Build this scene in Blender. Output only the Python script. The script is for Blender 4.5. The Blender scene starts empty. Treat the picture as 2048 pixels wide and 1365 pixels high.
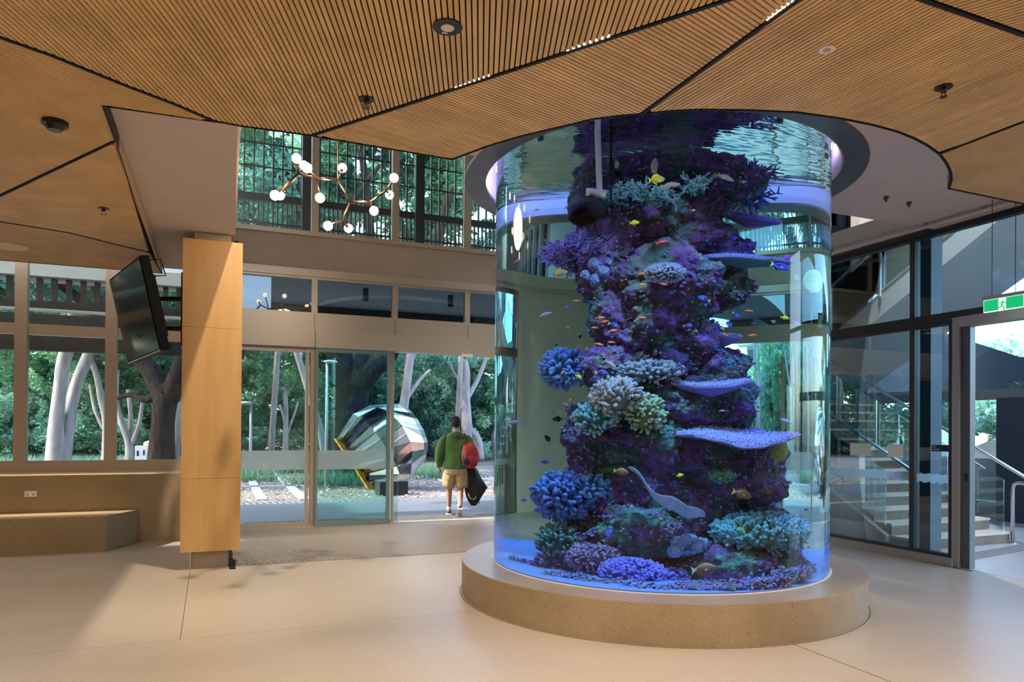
import bpy, bmesh, math, random
import numpy as np
from mathutils import Vector, Matrix
random.seed(7); RNG = np.random.default_rng(7)
S = bpy.context.scene
COL = S.collection
PI = math.pi
# ------------------------------------------------------------------ camera (building axes: x along the entrance wall, y outwards)
F, CY, PITCH, ROLL, YAW, EYE = 1413.34, 850.81, .0058, .0069, .3856, 1.6
_cp, _sp, _cr, _sr = math.cos(PITCH), math.sin(PITCH), math.cos(ROLL), math.sin(ROLL)
_ca, _sa = math.cos(YAW), math.sin(YAW)
def _b(p): return Vector((p[0]*_ca+p[1]*_sa, -p[0]*_sa+p[1]*_ca, p[2]))
_r = Vector((1, 0, 0)); _u = Vector((0, -_sp, _cp)); FW = _b((0, _cp, _sp))
RT = _b(_r*_cr+_u*_sr); UP = _b(_u*_cr-_r*_sr)
CAM = Vector((0, 0, EYE))
cd = bpy.data.cameras.new('camera'); cam = bpy.data.objects.new('camera', cd); COL.objects.link(cam)
cd.sensor_width = 36; cd.lens = F/2048*36; cd.shift_y = (CY-682.5)/2048; cd.clip_start = .05; cd.clip_end = 400
M3 = Matrix((RT, UP, -FW)).transposed()
cam.matrix_world = Matrix.Translation(CAM) @ M3.to_4x4()
S.camera = cam
def ray(px, py): return FW + RT*((px-1024)/F) - UP*((py-CY)/F)
def pz(px, py, z): d = ray(px, py); return CAM + d*((z-EYE)/d.z)
def pv(px, py, v): d = ray(px, py); return CAM + d*(v/d.y)
def pu(px, py, u): d = ray(px, py); return CAM + d*(u/d.x)
def pd(px, py, t): return CAM + ray(px, py)*t
# ------------------------------------------------------------------ render look
S.view_settings.view_transform = 'Standard'; S.view_settings.look = 'None'
S.view_settings.gamma = 1; S.view_settings.use_curve_mapping = False
S.view_settings.exposure = 0.2
cy = S.cycles
cy.max_bounces = 14; cy.transmission_bounces = 10; cy.transparent_max_bounces = 24; cy.diffuse_bounces = 4; cy.glossy_bounces = 5
cy.sample_clamp_indirect = 3; cy.sample_clamp_direct = 0; cy.blur_glossy = 1.0
cy.caustics_reflective = False; cy.caustics_refractive = True
cy.use_denoising = True
# ------------------------------------------------------------------ sky and lights
W = bpy.data.worlds.new('world'); S.world = W; W.use_nodes = True
nt = W.node_tree; nt.nodes.clear()
sky = nt.nodes.new('ShaderNodeTexSky'); sky.sky_type = 'NISHITA'; sky.sun_disc = False
sky.sun_elevation = math.radians(34); sky.sun_rotation = math.radians(-85); sky.air_density = 1.0; sky.dust_density = 2; sky.ozone_density = 1.5
bg = nt.nodes.new('ShaderNodeBackground'); bg.inputs[1].default_value = 1.55
wo = nt.nodes.new('ShaderNodeOutputWorld')
nt.links.new(sky.outputs[0], bg.inputs[0]); nt.links.new(bg.outputs[0], wo.inputs[0])
def light(kind, name, loc, energy, color, target=None, **kw):
    l = bpy.data.lights.new(name, kind); l.energy = energy; l.color = color
    for k, v in kw.items(): setattr(l, k, v)
    o = bpy.data.objects.new(name, l); COL.objects.link(o); o.location = loc
    d = (Vector(target)-Vector(loc)) if target is not None else Vector((0, 0, -1))
    o.rotation_euler = d.to_track_quat('-Z', 'Y').to_euler()
    return o
light('SUN', 'sun', (-20, 20, 20), 6.5, (1, .93, .82), target=(-20+.85, 20-.10, 20-.80), angle=.02)
WARM = (1, .84, .66)
# fill lamps added under the hall ceiling (most behind and beside the camera) and the high lamp of the void
for (x, y, e) in [(-.6, 3.2, 75), (1.4, 1.6, 75), (1.3, 4.4, 50), (3.6, 1.0, 75), (5.6, 1.6, 65), (-2.8, 2.4, 75), (-3.0, 6.2, 60), (6.9, 3.4, 55), (0, -1.5, 75), (3.5, -1.5, 70), (-2.6, 8.6, 45)]:
    light('SPOT', 'hall_fill_light', (x, y, 3.66), e*2.6, WARM, spot_size=2.5, spot_blend=.8, shadow_soft_size=.06)
light('SPOT', 'void_downlight', (1.30, 6.35, 8.2), 2000, (1, .86, .68), target=(-.1, 9.2, 0), spot_size=.95, spot_blend=.7, shadow_soft_size=.09)
light('SPOT', 'void_downlight', (4.2, 9.6, 8.2), 1100, (1, .9, .78), spot_size=1.1, spot_blend=.8, shadow_soft_size=.1)
light('SPOT', 'stair_ceiling_fill_light', (9.3, 7.6, 8.1), 1500, (.97, .97, 1), spot_size=1.2, spot_blend=.8, shadow_soft_size=.1)  # added lamp, brightens the steps and the stair hall floor
light('SPOT', 'upper_floor_fill_light', (8.9, 7.5, 7.4), 500, (1, .97, .9), target=(10.9, 10, 5.2), spot_size=1.3, spot_blend=.7, shadow_soft_size=.1)  # added lamp that makes the upper stair wall bright

# ------------------------------------------------------------------ materials
MATS = {}
def nmat(name):
    m = bpy.data.materials.new(name); m.use_nodes = True; nt = m.node_tree
    return m, nt, nt.nodes['Principled BSDF']
def mat(name, col, rough=.5, metal=0, noise=0, scale=8, bump=0, bscale=40, spec=.5, coat=0, col2=None, stretch=None, emis=None, estr=0, trans=0, ior=1.45, rnd=0, sheen=0):
    if name in MATS: return MATS[name]
    m, nt, b = nmat(name); N = nt.nodes; L = nt.links
    b.inputs['Base Color'].default_value = (*col, 1); b.inputs['Roughness'].default_value = rough
    b.inputs['Metallic'].default_value = metal; b.inputs['Specular IOR Level'].default_value = spec
    b.inputs['IOR'].default_value = ior; b.inputs['Transmission Weight'].default_value = trans; b.inputs['Coat Weight'].default_value = coat
    b.inputs['Sheen Weight'].default_value = sheen
    if emis: b.inputs['Emission Color'].default_value = (*emis, 1); b.inputs['Emission Strength'].default_value = estr
    tc = N.new('ShaderNodeTexCoord'); src = tc.outputs['Object']
    if stretch:
        mp = N.new('ShaderNodeMapping'); mp.inputs['Scale'].default_value = stretch; L.new(src, mp.inputs[0]); src = mp.outputs[0]
    last = None
    if col2 or noise:
        n = N.new('ShaderNodeTexNoise'); n.inputs['Scale'].default_value = scale; n.inputs['Detail'].default_value = 6; L.new(src, n.inputs['Vector'])
        cr = N.new('ShaderNodeValToRGB'); cr.color_ramp.elements[0].position = .3; cr.color_ramp.elements[1].position = .7
        c2 = col2 if col2 else tuple(min(1, c*(1-noise)) for c in col); c1 = col if col2 else tuple(min(1, c*(1+noise*.5)) for c in col)
        cr.color_ramp.elements[0].color = (*c2, 1); cr.color_ramp.elements[1].color = (*c1, 1)
        L.new(n.outputs[0], cr.inputs[0]); last = cr.outputs[0]
    if rnd:
        oi = N.new('ShaderNodeObjectInfo'); hs = N.new('ShaderNodeHueSaturation'); mr = N.new('ShaderNodeMapRange')
        mr.inputs[3].default_value = 1-rnd; mr.inputs[4].default_value = 1+rnd; L.new(oi.outputs['Random'], mr.inputs[0]); L.new(mr.outputs[0], hs.inputs['Value'])
        if last: L.new(last, hs.inputs['Color'])
        else: hs.inputs['Color'].default_value = (*col, 1)
        last = hs.outputs[0]
    if last: L.new(last, b.inputs['Base Color'])
    if bump:
        n2 = N.new('ShaderNodeTexNoise'); n2.inputs['Scale'].default_value = bscale; n2.inputs['Detail'].default_value = 5; L.new(src, n2.inputs['Vector'])
        bp = N.new('ShaderNodeBump'); bp.inputs['Strength'].default_value = bump; bp.inputs['Distance'].default_value = .02
        L.new(n2.outputs[0], bp.inputs['Height']); L.new(bp.outputs[0], b.inputs['Normal'])
    MATS[name] = m; return m
def concrete(name, col, col2, rough=.6, pits=.35, pscale=26, spec=.4, big=1.2):
    m, nt, b = nmat(name); N = nt.nodes; L = nt.links
    tc = N.new('ShaderNodeTexCoord')
    n = N.new('ShaderNodeTexNoise'); n.inputs['Scale'].default_value = big; n.inputs['Detail'].default_value = 8; n.inputs['Roughness'].default_value = .65; L.new(tc.outputs['Object'], n.inputs['Vector'])
    cr = N.new('ShaderNodeValToRGB'); cr.color_ramp.elements[0].position = .3; cr.color_ramp.elements[1].position = .72
    cr.color_ramp.elements[0].color = (*col2, 1); cr.color_ramp.elements[1].color = (*col, 1); L.new(n.outputs[0], cr.inputs[0])
    v = N.new('ShaderNodeTexVoronoi'); v.inputs['Scale'].default_value = pscale; L.new(tc.outputs['Object'], v.inputs['Vector'])
    sep = N.new('ShaderNodeSeparateColor'); L.new(v.outputs['Color'], sep.inputs[0])
    # pit radius differs per cell, most cells have none
    mr = N.new('ShaderNodeMapRange'); mr.inputs[1].default_value = 1-pits; mr.inputs[2].default_value = 1; mr.inputs[3].default_value = 0; mr.inputs[4].default_value = .26; L.new(sep.outputs[0], mr.inputs[0])
    lt = N.new('ShaderNodeMath'); lt.operation = 'LESS_THAN'; L.new(v.outputs['Distance'], lt.inputs[0]); L.new(mr.outputs[0], lt.inputs[1])
    ff = N.new('ShaderNodeTexNoise'); ff.inputs['Scale'].default_value = 90; ff.inputs['Detail'].default_value = 3; L.new(tc.outputs['Object'], ff.inputs['Vector'])
    mx0 = N.new('ShaderNodeMix'); mx0.data_type = 'RGBA'; mx0.blend_type = 'MULTIPLY'; mx0.inputs[0].default_value = .5; L.new(cr.outputs[0], mx0.inputs[6]); L.new(ff.outputs[0], mx0.inputs[7])
    mx = N.new('ShaderNodeMix'); mx.data_type = 'RGBA'; L.new(lt.outputs[0], mx.inputs[0]); L.new(mx0.outputs[2], mx.inputs[6]); mx.inputs[7].default_value = (*[c*.28 for c in col2], 1)
    L.new(mx.outputs[2], b.inputs['Base Color']); b.inputs['Roughness'].default_value = rough; b.inputs['Specular IOR Level'].default_value = spec
    MATS[name] = m; return m
def glass(name, tint=(.93, .97, .96), refl=1.0, rough=0):
    m = bpy.data.materials.new(name); m.use_nodes = True; nt = m.node_tree; nt.nodes.clear(); N = nt.nodes; L = nt.links
    t = N.new('ShaderNodeBsdfTransparent'); t.inputs[0].default_value = (*tint, 1)
    g = N.new('ShaderNodeBsdfGlossy'); g.inputs['Roughness'].default_value = rough; g.inputs[0].default_value = (.95, .97, 1, 1)
    fr = N.new('ShaderNodeFresnel'); fr.inputs[0].default_value = 1.5
    mu = N.new('ShaderNodeMath'); mu.operation = 'MULTIPLY'; mu.inputs[1].default_value = refl; mu.use_clamp = True; L.new(fr.outputs[0], mu.inputs[0])
    mx = N.new('ShaderNodeMixShader'); L.new(mu.outputs[0], mx.inputs[0]); L.new(t.outputs[0], mx.inputs[1]); L.new(g.outputs[0], mx.inputs[2])
    o = N.new('ShaderNodeOutputMaterial'); L.new(mx.outputs[0], o.inputs[0]); MATS[name] = m; return m
def frosted(name, col=(.85, .93, .93), alpha=.75):
    m = bpy.data.materials.new(name); m.use_nodes = True; nt = m.node_tree; nt.nodes.clear(); N = nt.nodes; L = nt.links
    t = N.new('ShaderNodeBsdfTransparent'); t.inputs[0].default_value = (.9, .97, .97, 1)
    d = N.new('ShaderNodeBsdfTranslucent'); d.inputs[0].default_value = (*col, 1)
    d2 = N.new('ShaderNodeBsdfDiffuse'); d2.inputs[0].default_value = (*col, 1)
    a = N.new('ShaderNodeMixShader'); a.inputs[0].default_value = .3; L.new(d.outputs[0], a.inputs[1]); L.new(d2.outputs[0], a.inputs[2])
    mx = N.new('ShaderNodeMixShader'); mx.inputs[0].default_value = alpha; L.new(t.outputs[0], mx.inputs[1]); L.new(a.outputs[0], mx.inputs[2])
    o = N.new('ShaderNodeOutputMaterial'); L.new(mx.outputs[0], o.inputs[0]); MATS[name] = m; return m
def emit(name, col, s):
    return mat(name, (0, 0, 0), emis=col, estr=s)
def tipmat(name, base, tip, rough=.6, bump=.3):
    """base colour to tip colour along the stored attribute 'tip'"""
    m, nt, b = nmat(name); N = nt.nodes; L = nt.links
    a = N.new('ShaderNodeAttribute'); a.attribute_name = 'tip'
    n = N.new('ShaderNodeTexNoise'); n.inputs['Scale'].default_value = 60
    tc = N.new('ShaderNodeTexCoord'); L.new(tc.outputs['Object'], n.inputs['Vector'])
    ad = N.new('ShaderNodeMath'); ad.operation = 'MULTIPLY_ADD'; ad.inputs[1].default_value = .5; L.new(n.outputs[0], ad.inputs[0]); ad.use_clamp = True
    su = N.new('ShaderNodeMath'); su.operation = 'SUBTRACT'; su.inputs[1].default_value = .25; L.new(a.outputs['Fac'], su.inputs[0]); L.new(su.outputs[0], ad.inputs[2])
    mx = N.new('ShaderNodeMix'); mx.data_type = 'RGBA'; L.new(ad.outputs[0], mx.inputs[0]); mx.inputs[6].default_value = (*base, 1); mx.inputs[7].default_value = (*tip, 1)
    L.new(mx.outputs[2], b.inputs['Base Color']); b.inputs['Roughness'].default_value = rough
    bp = N.new('ShaderNodeBump'); bp.inputs['Strength'].default_value = bump; bp.inputs['Distance'].default_value = .01; L.new(n.outputs[0], bp.inputs['Height']); L.new(bp.outputs[0], b.inputs['Normal'])
    MATS[name] = m; return m

TIMBER = mat('timber', (.74, .48, .19), .45, noise=.16, scale=3, stretch=(1, 1, 1), rnd=.10, spec=.35)
PLY = mat('plywood', (.66, .41, .17), .38, col2=(.58, .33, .12), scale=1.6, stretch=(5, 5, .55), spec=.4)
PLYD = mat('plywood_fascia', (.50, .33, .17), .5, col2=(.42, .26, .12), scale=3, stretch=(3, 3, 1))
BLACK = mat('black_backing', (.008, .008, .008), .8)
BLACKM = mat('black_metal', (.012, .012, .013), .35, spec=.5)
DARKFR = mat('dark_frame', (.03, .03, .032), .35)
FRAME = mat('anodised_frame', (.50, .41, .31), .38, metal=.35)
FRAMEG = mat('grey_frame', (.36, .34, .32), .4, metal=.4)
STEEL = mat('steel', (.55, .55, .56), .25, metal=1)
BRONZE = mat('bronze', (.20, .12, .08), .3, metal=1)
WHITEP = mat('white_plaster', (.72, .63, .54), .8, noise=.05, scale=3)
SOFF = mat('soffit_paint', (.62, .52, .43), .85, noise=.04, scale=4, bump=.05, bscale=90)
BEAM = concrete('beam_concrete', (.58, .47, .37), (.50, .40, .31), .75, .05, 5)
FLOORM = concrete('floor_concrete', (.60, .505, .40), (.50, .41, .315), .36, .35, 70, spec=.5, big=.55)
RAMM = concrete('wall_concrete', (.50, .36, .20), (.41, .285, .145), .6, .3, 34, big=1.4)
PLINM = concrete('plinth_concrete', (.50, .38, .24), (.37, .265, .15), .5, .65, 62, big=1.6)
PLINT = concrete('plinth_top_concrete', (.46, .37, .27), (.36, .28, .20), .33, .02, 30, spec=.5, big=2.5)
PATHM = concrete('path_concrete', (.20, .22, .26), (.16, .175, .21), .7, .05, 10)
DGREY = mat('dark_grey_slab', (.085, .095, .10), .5, noise=.25, scale=5)
GLASS = glass('pane_glass', (.90, .96, .95))
GLASST = glass('door_glass', (.72, .91, .88))
GLASSD = glass('tinted_glass', (.60, .70, .74), 1.3)
FROST = frosted('frosted_film', (.96, 1, 1), .62)
WHITE = mat('white_plastic', (.82, .80, .76), .4)
GREYP = mat('grey_plastic', (.4, .4, .4), .5)

# ------------------------------------------------------------------ mesh helpers
WM = {}          # inverse world matrices of empties whose parts are written in world coordinates
def mesh(name, V, Fc, m, parent=None, smooth=False, tip=None, kind=None, mats=None, midx=None):
    me = bpy.data.meshes.new(name)
    if isinstance(V, np.ndarray): V = V.tolist()
    if isinstance(Fc, np.ndarray): Fc = Fc.tolist()
    me.from_pydata([tuple(v) for v in V], [], Fc)
    if mats:
        for x in mats: me.materials.append(x)
        if midx is not None: me.polygons.foreach_set('material_index', midx)
    else: me.materials.append(m)
    if smooth: me.polygons.foreach_set('use_smooth', [True]*len(me.polygons))
    if tip is not None:
        a = me.attributes.new('tip', 'FLOAT', 'POINT'); a.data.foreach_set('value', np.asarray(tip, dtype=np.float32))
    me.update()
    o = bpy.data.objects.new(name, me); COL.objects.link(o)
    if parent is not None:
        o.parent = parent
        if parent.name in WM: o.matrix_parent_inverse = WM[parent.name]
    if kind: o['kind'] = kind
    return o
class MB:
    """collects shapes of ONE object"""
    def __init__(s): s.V = []; s.F = []; s.T = []
    def add(s, V, Fc, tip=None):
        k = len(s.V); s.V += [tuple(v) for v in V]; s.F += [[i+k for i in f] for f in Fc]
        s.T += list(tip) if tip is not None else [0]*len(V); return s
    def box(s, a, b):
        x0, y0, z0 = a; x1, y1, z1 = b
        x0, x1 = sorted((x0, x1)); y0, y1 = sorted((y0, y1)); z0, z1 = sorted((z0, z1))
        V = [(x0, y0, z0), (x1, y0, z0), (x1, y1, z0), (x0, y1, z0), (x0, y0, z1), (x1, y0, z1), (x1, y1, z1), (x0, y1, z1)]
        return s.add(V, [[0, 3, 2, 1], [4, 5, 6, 7], [0, 1, 5, 4], [1, 2, 6, 5], [2, 3, 7, 6], [3, 0, 4, 7]])
    def obox(s, c, ax, ay, az):
        c, ax, ay, az = map(Vector, (c, ax, ay, az)); V = []
        for k in (-1, 1):
            for i, j in ((-1, -1), (1, -1), (1, 1), (-1, 1)): V.append(c+ax*i+ay*j+az*k)
        return s.add(V, [[0, 3, 2, 1], [4, 5, 6, 7], [0, 1, 5, 4], [1, 2, 6, 5], [2, 3, 7, 6], [3, 0, 4, 7]])
    def prism(s, poly, z0, z1):
        n = len(poly)
        if sum(poly[i][0]*poly[(i+1) % n][1]-poly[(i+1) % n][0]*poly[i][1] for i in range(n)) < 0: poly = poly[::-1]
        V = [(p[0], p[1], z0) for p in poly]+[(p[0], p[1], z1) for p in poly]
        return s.add(V, [list(range(n))[::-1], list(range(n, 2*n))]+[[i, (i+1) % n, n+(i+1) % n, n+i] for i in range(n)])
    def tube(s, pts, r, n=8, cap=True, tips=None):
        pts = [Vector(p) for p in pts]; rr = r if isinstance(r, (list, tuple)) else [r]*len(pts)
        V = []; Fc = []; T = []
        t0 = (pts[1]-pts[0]).normalized(); ref = Vector((0, 0, 1)) if abs(t0.z) < .9 else Vector((1, 0, 0))
        a = t0.cross(ref).normalized()
        for i, p in enumerate(pts):
            t = (pts[min(i+1, len(pts)-1)]-pts[max(i-1, 0)]).normalized(); a = (a-t*a.dot(t)).normalized(); b = t.cross(a)
            for j in range(n):
                w = 2*PI*j/n; V.append(p+(a*math.cos(w)+b*math.sin(w))*rr[i]); T.append(tips[i] if tips else 0)
        for i in range(len(pts)-1):
            for j in range(n): Fc.append([i*n+j, i*n+(j+1) % n, (i+1)*n+(j+1) % n, (i+1)*n+j])
        if cap: Fc += [list(range(n))[::-1], [(len(pts)-1)*n+j for j in range(n)]]
        return s.add(V, Fc, T)
    def cyl(s, c, r, z0, z1, n=32, r1=None):
        return s.tube([(c[0], c[1], z0), (c[0], c[1], z1)], [r, r if r1 is None else r1], n)
    def ball(s, c, r, n=16, sc=(1, 1, 1)):
        V = [(c[0], c[1], c[2]-r*sc[2])]; Fc = []; h = n//2
        for i in range(1, h):
            ph = PI*i/h
            for j in range(n):
                w = 2*PI*j/n; V.append((c[0]+r*sc[0]*math.sin(ph)*math.cos(w), c[1]+r*sc[1]*math.sin(ph)*math.sin(w), c[2]-r*sc[2]*math.cos(ph)))
        V.append((c[0], c[1], c[2]+r*sc[2])); e = len(V)-1
        for j in range(n):
            Fc.append([0, 1+(j+1) % n, 1+j]); Fc.append([e, e-n+j, e-n+(j+1) % n])
        for i in range(h-2):
            for j in range(n): Fc.append([1+i*n+j, 1+i*n+(j+1) % n, 1+(i+1)*n+(j+1) % n, 1+(i+1)*n+j])
        return s.add(V, Fc)
    def build(s, name, m, parent=None, smooth=False, kind=None, tip=False):
        return mesh(name, s.V, s.F, m, parent, smooth, s.T if tip else None, kind)
def empty(name, loc=(0, 0, 0), rz=0):
    o = bpy.data.objects.new(name, None); COL.objects.link(o); o.location = loc; o.rotation_euler = (0, 0, rz); o.empty_display_size = .2; return o
def thing(name, loc, label, cat, group=None):
    o = empty(name, loc); WM[o.name] = Matrix.Translation(Vector(loc)).inverted()
    return tag(o, label, cat, group)
def tag(o, label=None, cat=None, group=None, kind=None):
    if label: o['label'] = label
    if cat: o['category'] = cat
    if group: o['group'] = group
    if kind: o['kind'] = kind
    return o
def struct(o, label=None):
    o['kind'] = 'structure'
    if label: o['label'] = label
    return o
def boxo(name, a, b, m, parent=None): return MB().box(a, b).build(name, m, parent)
def hsh(i):
    i = (i.astype(np.int64)*374761393) & 0xffffffff; i = ((i ^ (i >> 13))*1274126177) & 0xffffffff; return ((i ^ (i >> 16)) & 0xffff)/65535.
def vn(P, s, seed=0):
    Q = P*s+seed*17.3; I = np.floor(Q).astype(np.int64); f = Q-I; f = f*f*(3-2*f); r = 0
    for dx in (0, 1):
        for dy in (0, 1):
            for dz in (0, 1):
                h = hsh((I[:, 0]+dx)*73856093+(I[:, 1]+dy)*19349663+(I[:, 2]+dz)*83492791)
                r = r+h*(f[:, 0] if dx else 1-f[:, 0])*(f[:, 1] if dy else 1-f[:, 1])*(f[:, 2] if dz else 1-f[:, 2])
    return r-.5
def fbm(P, s, seed=0, o=4):
    r = 0; a = 1
    for k in range(o): r = r+a*vn(P, s*2**k, seed+k); a *= .5
    return r
# ------------------------------------------------------------------ the setting
GL = 11.85          # entrance glazing line
RW = 8.08           # right glazing line
TC = (4.017, 6.067) # aquarium axis
# floor: slabs with open joints on a dark bed
fl = struct(boxo('floor', (-9, -5, -.12), (8.02, GL+.08, -.012), BLACK))
def slab(poly):
    return MB().prism(poly, -.012, 0).build('floor_slab', FLOORM, fl)
g = .0022; yj = 5.87; xj = -.30; yk = 6.21
MATY = 8.75
slab([(-9, -5), (3.86, -5), (3.96-g, 4.0), (3.96-g, yj-g), (-9, yj-g)])
slab([(3.87, -5), (8.02, -5), (8.02, 5.56-g), (7.955, 5.56), (7.96, yk-.03), (3.97+g, yk-.03), (3.97+g, 4.0)])
slab([(-9, yj+g), (xj-g, yj+g), (xj-g-.05, MATY), (xj-.05, GL+.08), (-9, GL+.08)])
slab([(xj+g, yj+g), (3.96, yj+g), (3.96, MATY), (xj-.05+g, MATY)])
slab([(3.97, yk+g-.03), (8.02, yk+g-.03), (8.02, GL+.08), (5.7, GL+.08), (5.7, MATY), (3.97, MATY)])
# entrance mat: aluminium strips laid at a slant
em = thing('entrance_mat', (2.6, 10.3, 0), 'ribbed brown and silver entrance mat before the sliding doors', 'mat')
MP = [(.10, MATY), (5.7, MATY), (5.7, GL-.02), (.10, GL-.02)]
MB().prism(MP, -.011, .001).build('mat_base', mat('mat_base_brown', (.05, .035, .028), .9, bump=.5, bscale=200), em)
def clip(poly, n, o, keep):
    out = []
    for i in range(len(poly)):
        a, b = poly[i], poly[(i+1) % len(poly)]
        da = (a[0]*n[0]+a[1]*n[1]-o)*keep; db = (b[0]*n[0]+b[1]*n[1]-o)*keep
        if da >= 0: out.append(a)
        if (da > 0 > db) or (da < 0 < db):
            t = da/(da-db); out.append((a[0]+(b[0]-a[0])*t, a[1]+(b[1]-a[1])*t))
    return out
def crossings(poly, d, n, o):
    t = []
    for i in range(len(poly)):
        a, b = poly[i], poly[(i+1) % len(poly)]; da = a[0]*n[0]+a[1]*n[1]-o; db = b[0]*n[0]+b[1]*n[1]-o
        if (da >= 0) != (db >= 0):
            k = da/(da-db); t.append((a[0]+(b[0]-a[0])*k)*d[0]+(a[1]+(b[1]-a[1])*k)*d[1])
    return sorted(t)
def strips(poly, ang, pitch, w):
    d = (math.cos(math.radians(ang)), math.sin(math.radians(ang))); n = (-d[1], d[0])
    os_ = [p[0]*n[0]+p[1]*n[1] for p in poly]; k = math.floor(min(os_)/pitch)
    pt = lambda t, o: (d[0]*t+n[0]*o, d[1]*t+n[1]*o)
    while k*pitch < max(os_):
        o0, o1 = k*pitch+1e-5, k*pitch+w; A_, B_ = crossings(poly, d, n, o0), crossings(poly, d, n, o1)
        if len(A_) != len(B_): A_ = B_ = crossings(poly, d, n, (o0+o1)/2)
        for i in range(0, len(A_)-1, 2):
            if A_[i+1]-A_[i] > .03 and B_[i+1]-B_[i] > .03: yield [pt(A_[i], o0), pt(A_[i+1], o0), pt(B_[i+1], o1), pt(B_[i], o1)]
        k += 1
MATANG, MATP = -58, .066
mb = MB()
for q in strips(MP, MATANG, MATP, MATP*.5): mb.prism(q, .001, .006)
mb.build('mat_strips', mat('mat_aluminium', (.62, .53, .46), .38, metal=.35), em, kind='stuff')
boxo('edge_profile', (.08, MATY-.02, -.01), (5.7, MATY, .007), FRAMEG, em)

# timber ceiling -------------------------------------------------
ZT = 3.68
def P2(*l): return [tuple(pz(x, y, ZT)[:2]) for x, y in l]
def ext(a, b, t):
    a, b = P2(a, b); return (b[0]+(b[0]-a[0])*t, b[1]+(b[1]-a[1])*t)
def inset(poly, w):
    if sum(poly[i][0]*poly[(i+1) % len(poly)][1]-poly[(i+1) % len(poly)][0]*poly[i][1] for i in range(len(poly))) < 0: poly = poly[::-1]
    n = len(poly); out = []
    for i in range(n):
        a, b, c = (Vector(poly[(i+k) % n]) for k in (-1, 0, 1))
        d1 = (b-a).normalized(); d2 = (c-b).normalized(); n1 = Vector((-d1.y, d1.x)); n2 = Vector((-d2.y, d2.x))
        m = (n1+n2); k = w/max(.35, (m.length_squared/2)) if m.length > .01 else 0
        out.append(tuple(b+m*k))
    return out
curveAD = [(0, 75), (105, 112), (176, 141), (255, 173), (350, 209), (429, 243), (450, 247)]
tank_curveB = [(905, 320), (977, 293), (1040, 274), (1086, 263), (1145, 249.5), (1187, 239), (1244, 232), (1283, 229)]
tank_curveC = [(1283, 229), (1340, 223), (1400, 220), (1500, 221.5), (1592, 225.6), (1674, 237), (1740, 250), (1792, 264), (1827, 278), (1852, 291.6), (1876.5, 309)]
curveF = [(1876.5, 309), (1890.8, 328.5), (1899, 347), (1900, 361), (1895, 377.7)]
xAB = ext((622, 272), (1465, -3), .9); xBC = ext((1283, 229), (1600, -3), 1.6)
xAD = (-3.3, 3.05)
xCG0 = ext((2048, 70), (1842, -2), 3.0); xCF = ext((1880, 306), (2048, 243), .35); xCGr = ext((1842, -2), (2048, 70), .5)
xF = ext((1895, 377.7), (2048, 409), .12)
A = P2(*curveAD)+P2((482, 253), (622, 272), (1465, -3))+[xAB, (1.2, -1.6), (-3.4, .2), xAD]
B = P2((622, 272), *tank_curveB)+P2((1600, -3))+[xBC, xAB, P2((1465, -3))[0]]
C = P2(*tank_curveC)+[xCF, xCGr]+P2((2048, 70), (1842, -2))+[xCG0, xBC]+P2((1600, -3))
G = [xCG0]+P2((1842, -2), (2048, 70))+[xCGr, (7.8, 1.0), (5.5, -1.8), (1.2, -1.6), xAB, xBC]
Fp = P2(*curveF)+[xF, (8.0, 4.4), xCF]
seamDE = [(0, 392), (233, 282)]; seamEH = [(0, 443.5), (139, 466), (223, 487), (301, 506)]
D = P2(*curveAD[::-1])+[xAD, (-3.6, 6.3)]+P2((0, 392), (233, 282), (208, 213))
E_ = P2((0, 392), (233, 282), (301, 506), (223, 487), (139, 466), (0, 443.5))+[(-3.8, 9.0), (-3.6, 6.3)]
H = P2(*seamEH)+P2((325, 547), (215, 538), (0, 521))+[(-4.0, 10.75), (-3.8, 9.0)]
def facet(poly, ang, label, single, w=.0218, pitch=.030, ins=.02):
    c = MB().prism(poly, ZT+.018, ZT+.10).build('ceiling', BLACK); struct(c, label)
    ip = inset(poly, ins); acc = MB()
    for q in strips(ip, ang, pitch, w):
        if single:
            MB().prism(q, ZT, ZT+.011).build('slat', TIMBER, c)
        else: acc.prism(q, ZT, ZT+.011)
    if not single: acc.build('slats', TIMBER, c, kind='stuff')
    # black edge lip
    n = len(poly); lip = MB(); i2 = inset(poly, .011)
    pp = poly if sum(poly[i][0]*poly[(i+1) % n][1]-poly[(i+1) % n][0]*poly[i][1] for i in range(n)) > 0 else poly[::-1]
    for i in range(n): lip.prism([pp[i], pp[(i+1) % n], i2[(i+1) % n], i2[i]], ZT-.004, ZT+.018)
    lip.build('edge_strip', BLACK, c); return c
facet(A, 70.5, 'slatted timber ceiling facet with a curved left edge, holding the black speaker', True)
facet(B, 17.5, 'pointed slatted timber ceiling facet between the two light slots', True)
facet(C, -83.5, 'slatted timber ceiling facet sweeping around the aquarium', True)
facet(G, -60, 'slatted timber ceiling facet at the top right corner', False)
facet(Fp, -70, 'small slatted timber ceiling facet beside the right-hand glazing', False)
facet(D, 13.4, 'slatted timber ceiling facet with the black smoke detector', False)
facet(E_, 8, 'slatted timber ceiling facet with a small sprinkler, above the television', False)
facet(H, -128, 'slatted timber ceiling facet by the left windows', False)
# rest of the hall ceiling, behind the camera
struct(MB().prism([(-9, -5), (8.0, -5), (8.0, 1.0), (5.5, -1.8), (1.2, -1.6), (-3.4, .2), (-3.3, 3.05), (-4.0, 10.75), (-9, 10.75)], ZT, ZT+.1).build('ceiling', TIMBER), 'timber ceiling of the hall behind the viewer')
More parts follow.
